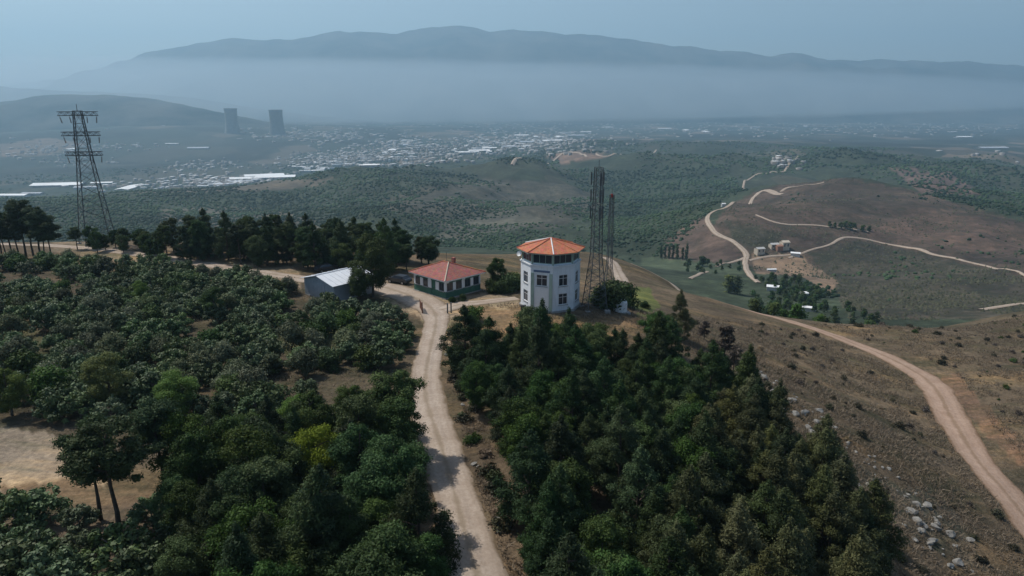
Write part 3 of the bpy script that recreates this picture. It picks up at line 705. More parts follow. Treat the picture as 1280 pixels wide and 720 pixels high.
# --- wood below the tower
G2 = 'wood on the slope below the octagonal tower'
wpoly = [(574,462),(620,458),(700,464),(790,468),(865,480),(908,505),(955,555),(1018,615),(1070,685),(1125,780),(1000,900),(720,930),(668,760),(640,660),(610,570),(588,510)]
for x, y in scatter(wpoly, 2.6, 330, 33, 1.3, 0.5, lambda x, y: 0.97 if fbm(np.array([x / 6]), np.array([y / 6]), 25, 2)[0] > -0.25 else 0.55):
    px, py = project(np.array([x]), np.array([y]), np.array([h1(x, y)])); px = px[0]; py = py[0]
    u = rnd.random(); edge = px > 880 - 0.25 * (py - 560) and py > 545
    if edge and u < 0.65: plant('pine', 'pine_tree', x, y, rnd.uniform(0.62, 0.85), ('olive-brown pine beside the stones at the wood edge below the tower' if px > 985 else 'olive-brown pine within the wood edge below the tower'), 'tree', G2 + (', dry pines by the stones' if px > 985 else ', dry pines'), mat='olivepine')
    else:
        br = u < 0.36; sc_ = rnd.uniform(0.55, 0.98) if br else rnd.uniform(0.5, 0.88); d = road_dist(x, y); d2 = math.hypot(x - 5.5, y - 100)
        a_ = ('short' if sc_ < .70 else 'tall' if sc_ > .85 else 'middling') if br else ('short' if sc_ < .63 else 'tall' if sc_ > .76 else 'middling')
        b_ = 'just below the tower bank' if d2 < 27 else 'along the dirt road verge' if d < 5 else 'beside the bare stony slope' if px > 840 else 'in the middle of the wood'
        plant('broad' if br else 'pine', 'broadleaf_tree' if br else 'pine_tree', x, y, sc_, f"{a_} {'dark green broadleaf tree' if br else 'bushy dark pine'} {b_}, under the tower", 'tree', f"{G2}: {a_} {'broadleaf' if br else 'pine'} {b_}")
# --- pines in a row behind the sandy track
G3 = 'row of pines behind the sandy track'
def rowpts(p0, p1, n, dj=2.5):
    a, b = ground_at(*p0)[:2], ground_at(*p1)[:2]
    return [a + (b - a) * (k + rnd.random() * 0.7) / n + np.array((rnd.uniform(-1, 1), rnd.uniform(-1, 1))) * dj for k in range(n)]
for x, y in rowpts((215,320), (505,341), 30) + rowpts((225,314), (540,333), 26, 3) + rowpts((300,316), (500,326), 14, 3):
    u = rnd.random()
    if u < 0.42: sc_ = rnd.uniform(0.55, 0.88); plant('pine', 'pine_tree', x, y, sc_, f"{'tall' if sc_ > .72 else 'shorter'} pointed dark pine in the row behind the sandy track", 'tree', G3 + (', tall pointed' if sc_ > .72 else ', shorter pointed'))
    elif u < 0.66: sc_ = rnd.uniform(0.65, 0.95); plant('stone', 'pine_tree', x, y, sc_, f"{'tall' if sc_ > .8 else 'shorter'} bushy-topped dark pine in the row behind the sandy track", 'tree', G3 + (', tall bushy' if sc_ > .8 else ', shorter bushy'))
    else: plant('broad', 'broadleaf_tree', x, y, rnd.uniform(0.7, 0.95), 'rounded dark tree among the row of pines', 'tree', G3 + ', rounded trees')
for x, y in rowpts((128,311), (215,321), 16, 2.5):
    plant('broad', 'broadleaf_tree', x, y, rnd.uniform(0.5, 0.68), 'low green tree between the pylon and the row of pines', 'tree', 'low trees beside the pylon')
for q, (a, b, s) in enumerate([(33,323,1.25),(52,324,1.2),(15,322,1.0),(-8,323,1.0),(64,322,0.95),(42,320,1.1),(2,320,1.0),(24,325,1.0),(8,326,0.9),(58,326,0.9)]):
    plant_px('stone', 'pine_tree', a, b, s, 'umbrella pine with bare trunk in the clump near the pylon', group='clump of umbrella pines near the pylon')
plant_px('stone', 'pine_tree', 97, 312, 0.62, 'single small pine on the sandy track beside the pylon', i=1)
# --- trees by the buildings
plant_px('broad', 'broadleaf_tree', 466, 371, 1.28, 'large dark tree leaning over the metal-roofed shed', i=0)
plant_px('broad', 'broadleaf_tree', 449, 376, 0.8, 'dark shrubby tree in front of the shed wall', i=3)
plant_px('bush', 'shrub', 593, 401, 1.15, 'round dark green bush at the tower track entrance', 'bush', i=0)
plant_px('broad', 'broadleaf_tree', 622, 360, 0.66, 'small dark tree between the red-roofed house and tower', i=4)
for a, b, s in [(634,364,1.6),(614,366,1.1),(642,362,1.3),(626,367,1.2)]:
    plant_px('bush', 'shrub', a, b, s, 'green bush growing beside the tower side of the house', 'bush', 'bushes between house and tower')
plant_px('bush', 'shrub', 566, 378, 0.5, 'low green bush below the house corner', 'bush')
plant_px('bush', 'shrub', 578, 376, 0.55, 'spreading low bush along the house wall', 'bush')
for a, b, s in [(760,385,2.0),(751,381,1.5),(772,380,2.0),(784,384,1.6),(766,376,1.8)]:
    plant_px('bush', 'shrub', a, b, s, 'leafy green shrub at the foot of the lattice mast', 'bush', 'shrubs by the mast', mat='broad')
plant_px('broad', 'broadleaf_tree', 818, 436, 0.78, 'dark round tree beside the bare earth below the mast', i=2)
plant_px('pine', 'pine_tree', 848, 423, 0.62, 'slim grey-green pine rising beside the round tree', i=1, mat='olivepine')
plant_px('bare', 'bare_tree', 905, 448, 1.0, 'leafless grey tree at the top of the dry slope', i=0)
plant_px('bare', 'bare_tree', 916, 470, 0.8, 'smaller leafless tree beside the rocks of the dry slope', i=1)
plant_px('bare', 'bare_tree', 880, 425, 0.6, 'thin leafless sapling near the slim pine', i=1)
plant_px('bush', 'shrub', 806, 385, 0.6, 'small dark bush on the green grass patch', 'bush')
# --- orchard
G4 = 'low orchard trees'
opoly = [(-60,332),(60,330),(150,335),(260,345),(350,356),(380,376),(440,388),(500,402),(512,440),(492,480),(430,470),(400,520),(330,545),(230,520),(215,540),(130,530),(-20,530),(-80,440)]
def odens(x, y):
    n = float(fbm(np.array([x / 14]), np.array([y / 14]), 61, 2)[0]); return 0.96 if n > -0.2 else 0.3
sp = scatter(opoly, 3.15, 370, 5, 1.2, 0.32, odens)
for x, y in sp:
    px, py = project(np.array([x]), np.array([y]), np.array([0.0])); u = rnd.random()
    gap = in_poly(px, py, [(330,420),(430,402),(445,440),(370,455)])[0] or in_poly(px, py, [(455,368),(505,366),(512,385),(460,392)])[0] or in_poly(px, py, [(370,356),(455,350),(455,376),(375,376)])[0]
    if gap and u < 0.8: continue
    if u < 0.80:
        sc_ = rnd.uniform(0.66, 1.08); a_ = 'small' if sc_ < .8 else 'wide' if sc_ > .95 else 'middling'
        b_ = 'in the dense grove beside the dirt road' if road_dist(x, y) < 14 and y < 95 and x > -26 else 'near the sandy track and pines' if y > 104 else 'near the metal-roofed shed' if x > -42 and y > 84 else 'close to the dark wood' if y < 66 else 'in the open middle of the orchard'
        plant('fig', 'orchard_tree', x, y, sc_, f'{a_} grey-green orchard tree {b_}', 'tree', f'{G4}: {a_}, {b_}')
    elif u < 0.92: plant('olive', 'olive_tree', x, y, rnd.uniform(0.9, 1.3), 'small silvery tree among the orchard rows', 'tree', 'silvery orchard trees')
    else: plant('bush', 'shrub', x, y, rnd.uniform(1.1, 1.7), 'dark green bush between the orchard trees', 'bush', 'bushes in the orchard')
for a, b, s in [(58,648,0.9),(20,660,0.9),(30,710,1.0),(100,660,0.65),(150,715,1.1),(185,725,1.0),(100,700,0.7),(-25,640,1.0),(5,735,1.0),(70,745,1.0),(215,690,0.75),(190,655,0.7)]:
    plant_px('fig', 'orchard_tree', a, b, s, 'large-leaved tree on the bare ground of the orchard clearing', group='orchard trees around the clearing')
for a, b, s, l in [(140,512,0.85,'bright green rounded tree in the middle of the orchard'), (222,528,0.8,'fresh green tree on the wood edge of the orchard'), (15,520,0.7,'bright green tree on the far edge of the orchard'), (178,386,0.55,'small bright green tree near the pylon side of the orchard')]:
    plant_px('broad', 'broadleaf_tree', a, b, s, l, mat='lime')
for a, b, s, l in [(270,402,0.62,'tall dark tree standing above the orchard rows'), (352,376,0.45,'dark upright tree on the orchard edge beside the yard')]:
    plant_px('broad', 'broadleaf_tree', a, b, s, l)
for a, b in [(300,480),(255,470),(340,470),(285,495),(318,500),(225,480),(365,440)]:
    plant_px('olive', 'olive_tree', a, b, rnd.uniform(1.0, 1.3), 'small silvery tree on bare ground by the wood', group='silvery trees near the wood')
# --- bushes along the verges and on the slope
for x, y in scatter([(565,405),(585,480),(612,560),(640,640),(670,760),(650,790),(622,690),(598,610),(577,520),(562,440)], 1.9, 60, 9, 0.25):
    plant('scrub', 'scrub_bush', x, y, rnd.uniform(0.6, 1.3), 'dry low scrub on the verge of the dirt road', 'bush', 'scrub on the road verge', mat=rnd.choice(['scrub', 'straw', 'broad', 'scrub']))
sl = scatter([(880,395),(1000,412),(1100,445),(1180,500),(1240,590),(1300,670),(1300,780),(1150,780),(1080,690),(1010,600),(940,520),(890,460),(850,420)], 2.4, 150, 12, 0.8, 0.5)
for x, y in sl:
    plant('scrub', 'scrub_bush', x, y, 0.22 + 0.8 * rnd.random() ** 2, 'dark scrub cushion on the dry stony slope', 'bush', 'scrub on the dry slope', mat=rnd.choice(['scrub', 'scrub', 'twig', 'straw']))
for x, y in scatter([(1010,404),(1280,392),(1300,560),(1240,520),(1190,460),(1100,430)], 4.4, 70, 15, 0.8, 0.5):
    plant('scrub', 'scrub_bush', x, y, 0.25 + 0.9 * rnd.random() ** 2, 'scrub cushion on the spur beyond the lower road', 'bush', 'scrub on the spur', mat=rnd.choice(['scrub', 'scrub', 'twig', 'broad']))

# grass: uncountable, one object
def grass():
    P = []
    r = np.random.default_rng(77)
    for poly, n in [([(880,395),(1000,412),(1100,445),(1180,500),(1300,650),(1300,790),(1150,790),(1010,600),(900,470),(840,420)], 30000),
                    ([(1010,404),(1290,392),(1300,600),(1240,530),(1190,460),(1100,430)], 12000),
                    ([(562,400),(600,520),(640,640),(670,780),(645,790),(598,610),(570,500)], 3500),
                    ([(580,385),(830,395),(830,420),(700,440),(575,430)], 3000),
                    ([(0,360),(370,360),(510,410),(500,490),(300,560),(0,520)], 4500)]:
        Q = np.array([ground_at(*p)[:2] for p in poly]); lo, hi = Q.min(0), Q.max(0)
        p = lo + (hi - lo) * r.random((n * 3, 2)); p = p[in_poly(p[:, 0], p[:, 1], Q)][:n]; P.append(p)
    P = np.concatenate(P)
    ok = np.ones(len(P), bool)
    for L in ROADS[:6]:
        for a in range(0, len(L), 2):
            ok &= np.hypot(P[:, 0] - L[a, 0], P[:, 1] - L[a, 1]) > L[a, 2] / 2 + 0.15
    cl = fbm(P[:, 0] / 3, P[:, 1] / 3, 88, 3); ok &= cl > -0.2
    P = P[ok]; Z = H(P[:, 0], P[:, 1]); n = len(P)
    V = []; T = []
    for k in range(3):
        a = r.random(n) * 6.283; s = 0.025 + 0.035 * r.random(n); h = 0.10 + 0.26 * r.random(n) ** 1.5
        q = P + r.normal(size=(n, 2)) * 0.16; Zq = Z
        dx, dy = np.cos(a) * s, np.sin(a) * s; ln = r.normal(size=(n, 2)) * 0.22
        V.append(np.stack([np.c_[q[:, 0] - dx, q[:, 1] - dy, Zq - 0.06], np.c_[q[:, 0] + dx, q[:, 1] + dy, Zq - 0.06],
                           np.c_[q[:, 0] + dx * 0.5 + ln[:, 0], q[:, 1] + dy * 0.5 + ln[:, 1], Zq + h], np.c_[q[:, 0] - dx * 0.5 + ln[:, 0], q[:, 1] - dy * 0.5 + ln[:, 1], Zq + h * 0.9]], 1).reshape(-1, 3))
        T.append(np.repeat(0.35 + 0.65 * r.random(n), 4))
    V = np.concatenate(V); o = obj('dry_grass', np_mesh('dry_grass', V, np.arange(len(V)).reshape(-1, 4), 'straw', False, {'tint': ('FLOAT', np.concatenate(T))}), kind='stuff')
    o['label'] = 'dry straw grass tufts on slope, verges and orchard floor'
grass()

# rocks
def rock_mesh(seed):
    import bmesh
    bm = bmesh.new(); bmesh.ops.create_icosphere(bm, subdivisions=2, radius=0.5)
    r = np.random.default_rng(seed); off = r.random(3) * 50
    dirs = r.normal(size=(7, 3)); dirs /= np.linalg.norm(dirs, axis=1)[:, None]
    for v in bm.verts:
        p = np.array(v.co)
        for d in dirs:
            q = p @ d
            if q > 0.30: p = p - d * (q - 0.30) * 0.85
        v.co = Vector(p * np.array((1.25, 0.9, 0.7)) * (1 + 0.08 * r.normal()))
    me = bpy.data.meshes.new('rock'); bm.to_mesh(me); bm.free(); me.materials.append(MAT['rock']); return me
RM = [rock_mesh(k) for k in range(6)]
def rock(x, y, s, label, group):
    o = obj('rock', RM[rnd.randrange(6)], label=label, cat='rock', group=group)
    o.location = (x, y, h1(x, y) + 0.10 * s); o.rotation_euler = (rnd.uniform(-.3, .3), rnd.uniform(-.3, .3), rnd.random() * 6.28); o.scale = (s, s, s * rnd.uniform(0.7, 1.1))
for x, y in scatter([(920,445),(985,485),(1080,560),(1140,605),(1215,675),(1240,715),(1190,715),(1110,650),(1060,600),(985,525),(930,480)], 1.2, 200, 41, 0.8, 0.5, lambda x, y: 0.75 if fbm(np.array([x / 5]), np.array([y / 5]), 5, 2)[0] > -0.05 else 0.25):
    rock(x, y, rnd.choice([0.25, 0.3, 0.4, 0.5, 0.6, 1.0]) * rnd.uniform(0.8, 1.2), 'pale limestone rock on the dry stony slope', 'rocks on the dry slope')
for x, y in scatter([(1130,635),(1180,650),(1200,675),(1150,675)], 1.3, 8, 43, 0.5):
    rock(x, y, rnd.uniform(0.6, 1.1), 'large pale boulder low on the stony slope', 'boulders low on the slope')
for x, y in scatter([(560,405),(570,480),(590,540),(620,640),(640,700),(625,680),(597,600),(575,520),(556,450)], 1.5, 34, 44, 0.15):
    rock(x, y, rnd.uniform(0.25, 0.6), 'grey stone along the verge of the dirt road', 'stones on the road verge')
for a, b in [(672,412),(682,411),(690,413),(664,409),(697,411)]:
    g = ground_at(a, b); rock(g[0], g[1], rnd.uniform(0.7, 1.1), 'pale boulder on the bank below the tower', 'boulders below the tower')

# ------------------------------------------------------------------ octagonal tower
def wall_face(m, P0, P1, z0, z1, ops, depth=0.16):
    """outer skin between ground points P0,P1 with rectangular openings (u0,u1,za,zb) and their reveals"""
    P0 = Vector((*P0, 0)); P1 = Vector((*P1, 0)); d = P1 - P0; L = d.length; d /= L
    nrm = Vector((d.y, -d.x, 0))
    us = sorted({0.0, L, *[o[0] for o in ops], *[o[1] for o in ops]}); zs = sorted({z0, z1, *[o[2] for o in ops], *[o[3] for o in ops]})
    P = lambda u, z, k=0.0: P0 + d * u + Vector((0, 0, z)) - nrm * k
    for i in range(len(us) - 1):
        for j in range(len(zs) - 1):
            uc = (us[i] + us[i + 1]) / 2; zc = (zs[j] + zs[j + 1]) / 2
            if any(o[0] < uc < o[1] and o[2] < zc < o[3] for o in ops): continue
            m.face([P(us[i], zs[j]), P(us[i + 1], zs[j]), P(us[i + 1], zs[j + 1]), P(us[i], zs[j + 1])])
    for a, b, c, e in ops:
        for q in (((a, c), (b, c)), ((b, c), (b, e)), ((b, e), (a, e)), ((a, e), (a, c))):
            m.face([P(*q[0]), P(*q[1]), P(*q[1], depth), P(*q[0], depth)])
    return d, nrm
def window(parent, P0, P1, u0, u1, z0, z1, inset=0.10, frame=0.07, mull=1, trans=True, mat='frame', sill=True, name='window'):
    P0 = Vector((*P0, 0)); d = (Vector((*P1, 0)) - P0).normalized(); n = Vector((d.y, -d.x, 0))
    M = Matrix(((d.x, n.x, 0, P0.x), (d.y, n.y, 0, P0.y), (0, 0, 1, 0), (0, 0, 0, 1)))
    m = MB(); y0, y1 = -inset - 0.03, -inset + 0.03
    m.box(u0, u0 + frame, y0, y1, z0, z1, M); m.box(u1 - frame, u1, y0, y1, z0, z1, M)
    m.box(u0 + frame, u1 - frame, y0, y1, z0, z0 + frame, M); m.box(u0 + frame, u1 - frame, y0, y1, z1 - frame, z1, M)
    wn = m.build(name, mat, parent)
    us = [u0 + frame + (u1 - u0 - 2 * frame) * k / (mull + 1) for k in range(mull + 2)]
    for k in range(mull + 1):
        g = MB(); g.box(us[k] + 0.005, us[k + 1] - 0.005, -inset - 0.012, -inset + 0.012, z0 + frame, z1 - frame, M); g.build('pane', 'glass', wn)
        if k: b = MB(); b.box(us[k] - 0.025, us[k] + 0.025, -inset + 0.014, -inset + 0.035, z0 + frame, z1 - frame, M); b.build('mullion', mat, wn)
    if trans:
        b = MB(); zt = z0 + (z1 - z0) * 0.68; b.box(u0 + frame, u1 - frame, -inset + 0.036, -inset + 0.05, zt - 0.025, zt + 0.025, M); b.build('transom', mat, wn)
    if sill:
        b = MB(); b.box(u0 - 0.06, u1 + 0.06, 0.003, 0.10, z0 - 0.09, z0 - 0.01, M); b.build('sill', 'plinth', wn)
    return wn
def octo(R, a0): return [(R * math.cos(a0 + k * math.pi / 4), R * math.sin(a0 + k * math.pi / 4)) for k in range(8)]
def make_tower():
    g = at_z(687.5, 380, 0.45); z = min(h1(g[0] + a, g[1] + b) for a in (-4, 0, 4) for b in (-4, 0, 4))
    zmid = h1(g[0], g[1])
    root = empty('octagonal_tower', (g[0], g[1], zmid), 0, 'white octagonal lookout tower with orange tiled roof on the hilltop', 'tower')
    R = 4.35; a0 = math.radians(-90 + 1.5)
    P = octo(R, a0)
    m = MB(); m.prism(octo(R + 0.22, a0), z - zmid - 0.4, 0.28); m.build('plinth', 'plinth', root)
    L = math.dist(P[0], P[1]); wm = MB()
    zt = 6.75
    # face k runs P[k] -> P[k+1], counter-clockwise: faces 7 (front left), 0 (front right), 6 (left), 1 (right)
    for k in range(8):
        A, B = P[k], P[(k + 1) % 8]
        if k == 7: ops = [(0.85, L - 0.85, 3.85, 5.5)]
        else: ops = [(0.95, L - 0.95, 1.1, 2.75), (0.95, L - 0.95, 3.85, 5.5)]
        wall_face(wm, A, B, 0.28, zt, ops)
        for o in ops: window(root, A, B, *o, mull=1)
    wm.face([(p[0], p[1], zt) for p in P]); wm.build('wall', 'white_wall', root)
    # pale green pilasters framing the front left face, small sign strip above its window
    A, B = Vector((*P[7], 0)), Vector((*P[0], 0)); d = (B - A).normalized(); n = Vector((d.y, -d.x, 0))
    M = Matrix(((d.x, n.x, 0, A.x), (d.y, n.y, 0, A.y), (0, 0, 1, 0), (0, 0, 0, 1)))
    for u0, u1 in ((0.06, 0.52), (L - 0.52, L - 0.06)):
        b = MB(); b.box(u0, u1, 0.004, 0.10, 0.30, 5.72, M); b.build('pilaster', 'pale_green', root)
    b = MB(); b.box(0.45, L - 0.45, 0.004, 0.05, 5.85, 6.15, M); b.build('sign_strip', 'blue_sign', root)
    b = MB(); b.box(0.62, L - 0.62, 0.004, 0.04, 0.34, 3.6, M); b.build('wall_panel', 'frame', root)
    m = MB(); m.prism(octo(R + 0.16, a0), zt + 0.004, zt + 0.16); m.build('gallery_ledge', 'white_wall', root)
    # glazed lookout room
    Q = octo(R - 0.28, a0); z0, z1 = zt + 0.16, 8.62
    for k in range(8):
        A, B = Q[k], Q[(k + 1) % 8]; l = math.dist(A, B)
        wn = window(root, A, B, 0.12, l - 0.12, z0 + 0.15, z1 - 0.02, inset=0.05, frame=0.09, mull=2, trans=False, mat='pale_green', sill=False, name='lookout_window')
        b = MB(); b.bar((A[0], A[1], z0), (A[0], A[1], z1), 0.14, n=8); b.build('corner_post', 'pale_green', root)
        c = MB(); dv = Vector((B[0] - A[0], B[1] - A[1], 0)).normalized(); nv = Vector((dv.y, -dv.x, 0))
        MM = Matrix(((dv.x, nv.x, 0, A[0]), (dv.y, nv.y, 0, A[1]), (0, 0, 1, 0), (0, 0, 0, 1)))
        c.box(0.13, l - 0.13, -0.15, 0.0, z0, z0 + 0.15, MM); c.build('window_base', 'white_wall', root)
    b = MB(); b.prism(octo(R - 1.9, a0), z0, z1); b.build('inner_core', 'plinth', root)
    # roof
    E = octo(R + 0.62, a0); ze, za = 8.66, 10.05
    m = MB(); m.prism(octo(R + 0.60, a0), ze - 0.16, ze); rf = m.build('roof', 'pale_green', root)
    apex = Vector((0, 0, za))
    for k in range(8):
        A = Vector((*E[k], ze + 0.02)); B = Vector((*E[(k + 1) % 8], ze + 0.02)); q = MB(); sl = (apex - (A + B) / 2).length; wd = (B - A).length
        q.face([A, B, apex], [(0, 0), (wd, 0), (wd / 2, sl)])
        dn = Vector((0, 0, -0.09)); q.face([B + dn, A + dn, apex + dn]); q.face([A + dn, B + dn, B, A]); q.build('roof_panel', 'tile_orange', rf)
        c = MB(); c.bar(A + Vector((0, 0, 0.03)), apex + Vector((0, 0, 0.04)), 0.09, 0.09, 6)
        cc = c.build('ridge_cap', 'tile_orange', rf)
        if k in (0, 5): cc.data.materials[0] = MAT['frame']
    # dish on the gallery, dark box at the foot
    D = octo(R - 0.05, a0)[6]
    m = MB(); nn = 14; c0 = Vector((D[0] - 0.25, D[1] - 0.15, zt + 1.05)); ax = Vector((-0.55, -0.75, 0.45)).normalized(); qt = ax.to_track_quat('Z', 'Y')
    ring = [[c0 + qt @ Vector((rr * math.cos(6.283 * i / nn), rr * math.sin(6.283 * i / nn), rr * rr * 0.6)) for i in range(nn)] for rr in (0.12, 0.28, 0.42)]
    for a, b_ in zip(ring, ring[1:]):
        for i in range(nn): m.face([a[i], a[(i + 1) % nn], b_[(i + 1) % nn], b_[i]])
    m.face(ring[0]); dish = m.build('satellite_dish', 'frame', root)
    m = MB(); m.bar(c0 - ax * 0.01, (D[0] - 0.05, D[1], zt + 0.10), 0.03, n=6); m.build('dish_bracket', 'steel', dish)
    return root
make_tower()
g = ground_at(654, 392)
m = MB(); m.box(-0.35, 0.35, -0.3, 0.3, -0.2, 1.15); m.box(-0.42, 0.42, -0.37, 0.37, 1.153, 1.22)
m.build('utility_cabinet', 'black', label='black utility cabinet standing at the foot of the tower', cat='cabinet').location = g

# ------------------------------------------------------------------ red-roofed house
def make_house():
    H0 = 2.9
    f = at_z(556, 352.5, H0 + 0.15); x, y = f[0], f[1] + 0.75
    gz = min(h1(x + a, y + b) for a, b in ((0, 0), (-6, 6), (6, 6), (0, 12)))
    root = empty('house', (x, y, h1(x, y + 4)), math.radians(45.5), 'low green and white house with red hipped tile roof', 'house')
    W, D = 7.3, 7.8                                    # local x runs to the right wall, local y to the left wall
    P = [(0, 0), (W, 0), (W, D), (0, D)]
    m = MB(); m.prism([(-.12, -.12), (W + .12, -.12), (W + .12, D + .12), (-.12, D + .12)], gz - root.location.z - 0.5, 0.12); m.build('plinth', 'plinth', root)
    lo = MB(); up = MB()
    for k in range(4):
        A, B = P[k], P[(k + 1) % 4]; L = math.dist(A, B)
        n = 4 if k in (0, 3) else 3
        ops = []
        for q in range(n):
            c = L * (q + 0.5) / n; ops.append((c - 0.62, c + 0.62, 1.15, 2.45))
        if k == 3: ops = ops[:1] + [(ops[1][0], ops[1][1], 1.15, 2.45), (ops[2][0] + 0.1, ops[2][1] - 0.1, 0.14, 2.45), ops[3]]
        wall_face(lo, A, B, 0.12, 1.15, [o if o[2] < 1 else None for o in ops if o[2] < 1] and [(o[0], o[1], 0.14, 1.15) for o in ops if o[2] < 1] or [])
        wall_face(up, A, B, 1.15, H0, [(o[0], o[1], 1.15, o[3]) for o in ops])
        for o in ops:
            if o[2] < 1:
                P0 = Vector((*A, 0)); d = (Vector((*B, 0)) - P0).normalized(); nn = Vector((d.y, -d.x, 0))
                M = Matrix(((d.x, nn.x, 0, P0.x), (d.y, nn.y, 0, P0.y), (0, 0, 1, 0), (0, 0, 0, 1)))
                b = MB(); b.box(o[0], o[1], -0.14, -0.08, o[2], o[3], M); dr = b.build('door', 'green_wall', root)
                b = MB(); b.box(o[1] - 0.16, o[1] - 0.1, -0.079, -0.03, 1.05, 1.15, M); b.build('handle', 'steel', dr)
            else: window(root, A, B, *o, mull=1, trans=False, mat='dark_frame')
        P0 = Vector((*A, 0)); d = (Vector((*B, 0)) - P0).normalized(); nn = Vector((d.y, -d.x, 0))
        M = Matrix(((d.x, nn.x, 0, P0.x), (d.y, nn.y, 0, P0.y), (0, 0, 1, 0), (0, 0, 0, 1)))
        # dark green panels that leave white piers at the corners and middle
        for (u0, u1) in ((0.75, L * 0.46), (L * 0.56, L - 0.25)):
            b = MB()
            for o in sorted(ops):
                pass
            b.box(u0, u1, 0.004, 0.05, 2.46, 2.62, M); b.build('lintel_band', 'green_wall', root)
    lo.build('lower_wall', 'green_wall', root); up.build('upper_wall', 'white_wall', root)
    o_ = 0.62; E = [(-o_, -o_), (W + o_, -o_), (W + o_, D + o_), (-o_, D + o_)]
    m = MB(); m.prism([(-o_ + .02, -o_ + .02), (W + o_ - .02, -o_ + .02), (W + o_ - .02, D + o_ - .02), (-o_ + .02, D + o_ - .02)], H0 + 0.003, H0 + 0.13); rf = m.build('roof', 'frame', root)
    r0 = Vector((W * 0.5, D * 0.44, H0 + 1.75)); r1 = Vector((W * 0.5, D * 0.60, H0 + 1.75)); z = H0 + 0.15
    c = [Vector((*e, z)) for e in E]
    for pts in ([c[0], c[1], r0], [c[1], c[2], r1, r0], [c[2], c[3], r1], [c[3], c[0], r0, r1]):
        ex = (pts[1] - pts[0]).normalized(); nv = ex.cross(pts[2] - pts[0]).normalized(); ey = nv.cross(ex)
        q = MB(); q.face(pts, [((p - pts[0]).dot(ex), (p - pts[0]).dot(ey)) for p in pts]); dn = Vector((0, 0, -0.02))
        q.face([p + dn for p in pts][::-1]); q.build('roof_panel', 'tile_red', rf)
    for a, b in ((c[0], r0), (c[1], r0), (c[2], r1), (c[3], r1), (r0, r1)):
        q = MB(); q.bar(a + Vector((0, 0, .02)), b + Vector((0, 0, .03)), 0.10, n=6); q.build('ridge_cap', 'tile_orange' if a != c[0] else 'farm_wall', rf)
    q = MB(); q.box(W * .62, W * .62 + .5, D * .42, D * .42 + .5, H0 + 1.0, H0 + 2.35); q.build('chimney', 'tile_red', rf)
    q = MB(); q.bar((W * .5, D * .5, H0 + 1.7), (W * .5, D * .5, H0 + 3.4), 0.03, n=5); q.build('aerial_pole', 'steel', rf)
make_house()

# ------------------------------------------------------------------ metal-roofed shed
def make_shed():
    A = at_z(417, 357, 2.8); B = at_z(380, 347, 2.8)
    d = Vector((B[0] - A[0], B[1] - A[1], 0)); W = d.length; d.normalize()
    rz = math.atan2(d.y, d.x)                           # local x: right corner to left corner, local -y: away from the camera
    root = empty('shed', (A[0], A[1], h1(A[0], A[1])), rz, 'grey corrugated shed with bright metal gable roof', 'shed')
    D = -7.4; H0 = 2.75; Hr = 3.7
    m = MB()
    m.face([(0, 0, -.5), (W, 0, -.5), (W, 0, H0), (W / 2, 0, Hr), (0, 0, H0)][::-1]); m.build('gable_wall', 'corrugated', root)
    m = MB(); m.face([(0, D, -.5), (W, D, -.5), (W, D, H0), (W / 2, D, Hr), (0, D, H0)]); m.build('gable_wall', 'corrugated', root)
    for x in (0, W):
        m = MB(); m.face([(x, 0, -.5), (x, D, -.5), (x, D, H0), (x, 0, H0)]); m.build('side_wall', 'corrugated', root)
    m = MB(); m.box(-.04, W + .04, D - .04, .04, -.6, .14); m.build('footing', 'plinth', root)
    for s in (0, 1):
        e = -0.45 if s == 0 else W + 0.45; ez = H0 - 0.45 * (Hr - H0) / (W / 2) + 0.08
        m = MB(); pts = [Vector((e, 0.5, ez)), Vector((W / 2, 0.5, Hr + .08)), Vector((W / 2, D - .5, Hr + .08)), Vector((e, D - .5, ez))]
        m.face(pts, [(0.5, 0), (0.5, 4), (8.5, 4), (8.5, 0)]); m.face([p - Vector((0, 0, .07)) for p in pts][::-1])
        for i in range(4):
            a, b = pts[i], pts[(i + 1) % 4]; q = Vector((0, 0, .07)); m.face([a - q, b - q, b, a])
        rp = m.build('roof_panel', 'sheet', root)
        for i in range(1, 8):
            y = 0.5 + (D - 1.0) * i / 8; c = MB(); c.bar((e, y, ez + .03), (W / 2, y, Hr + .11), 0.025, n=4); c.build('roof_seam', 'sheet', rp)
    m = MB(); m.bar((W / 2, .52, Hr + .10), (W / 2, D - .52, Hr + .10), 0.09, n=6); m.build('ridge_cap', 'sheet', root)
    m = MB(); m.box(W * .3, W * .72, .003, .05, .15, 2.4); dr = m.build('door', 'corrugated', root)
    m = MB(); m.box(W * .32, W * .34, .052, .1, 1.1, 1.3); m.build('handle', 'black', dr)
make_shed()

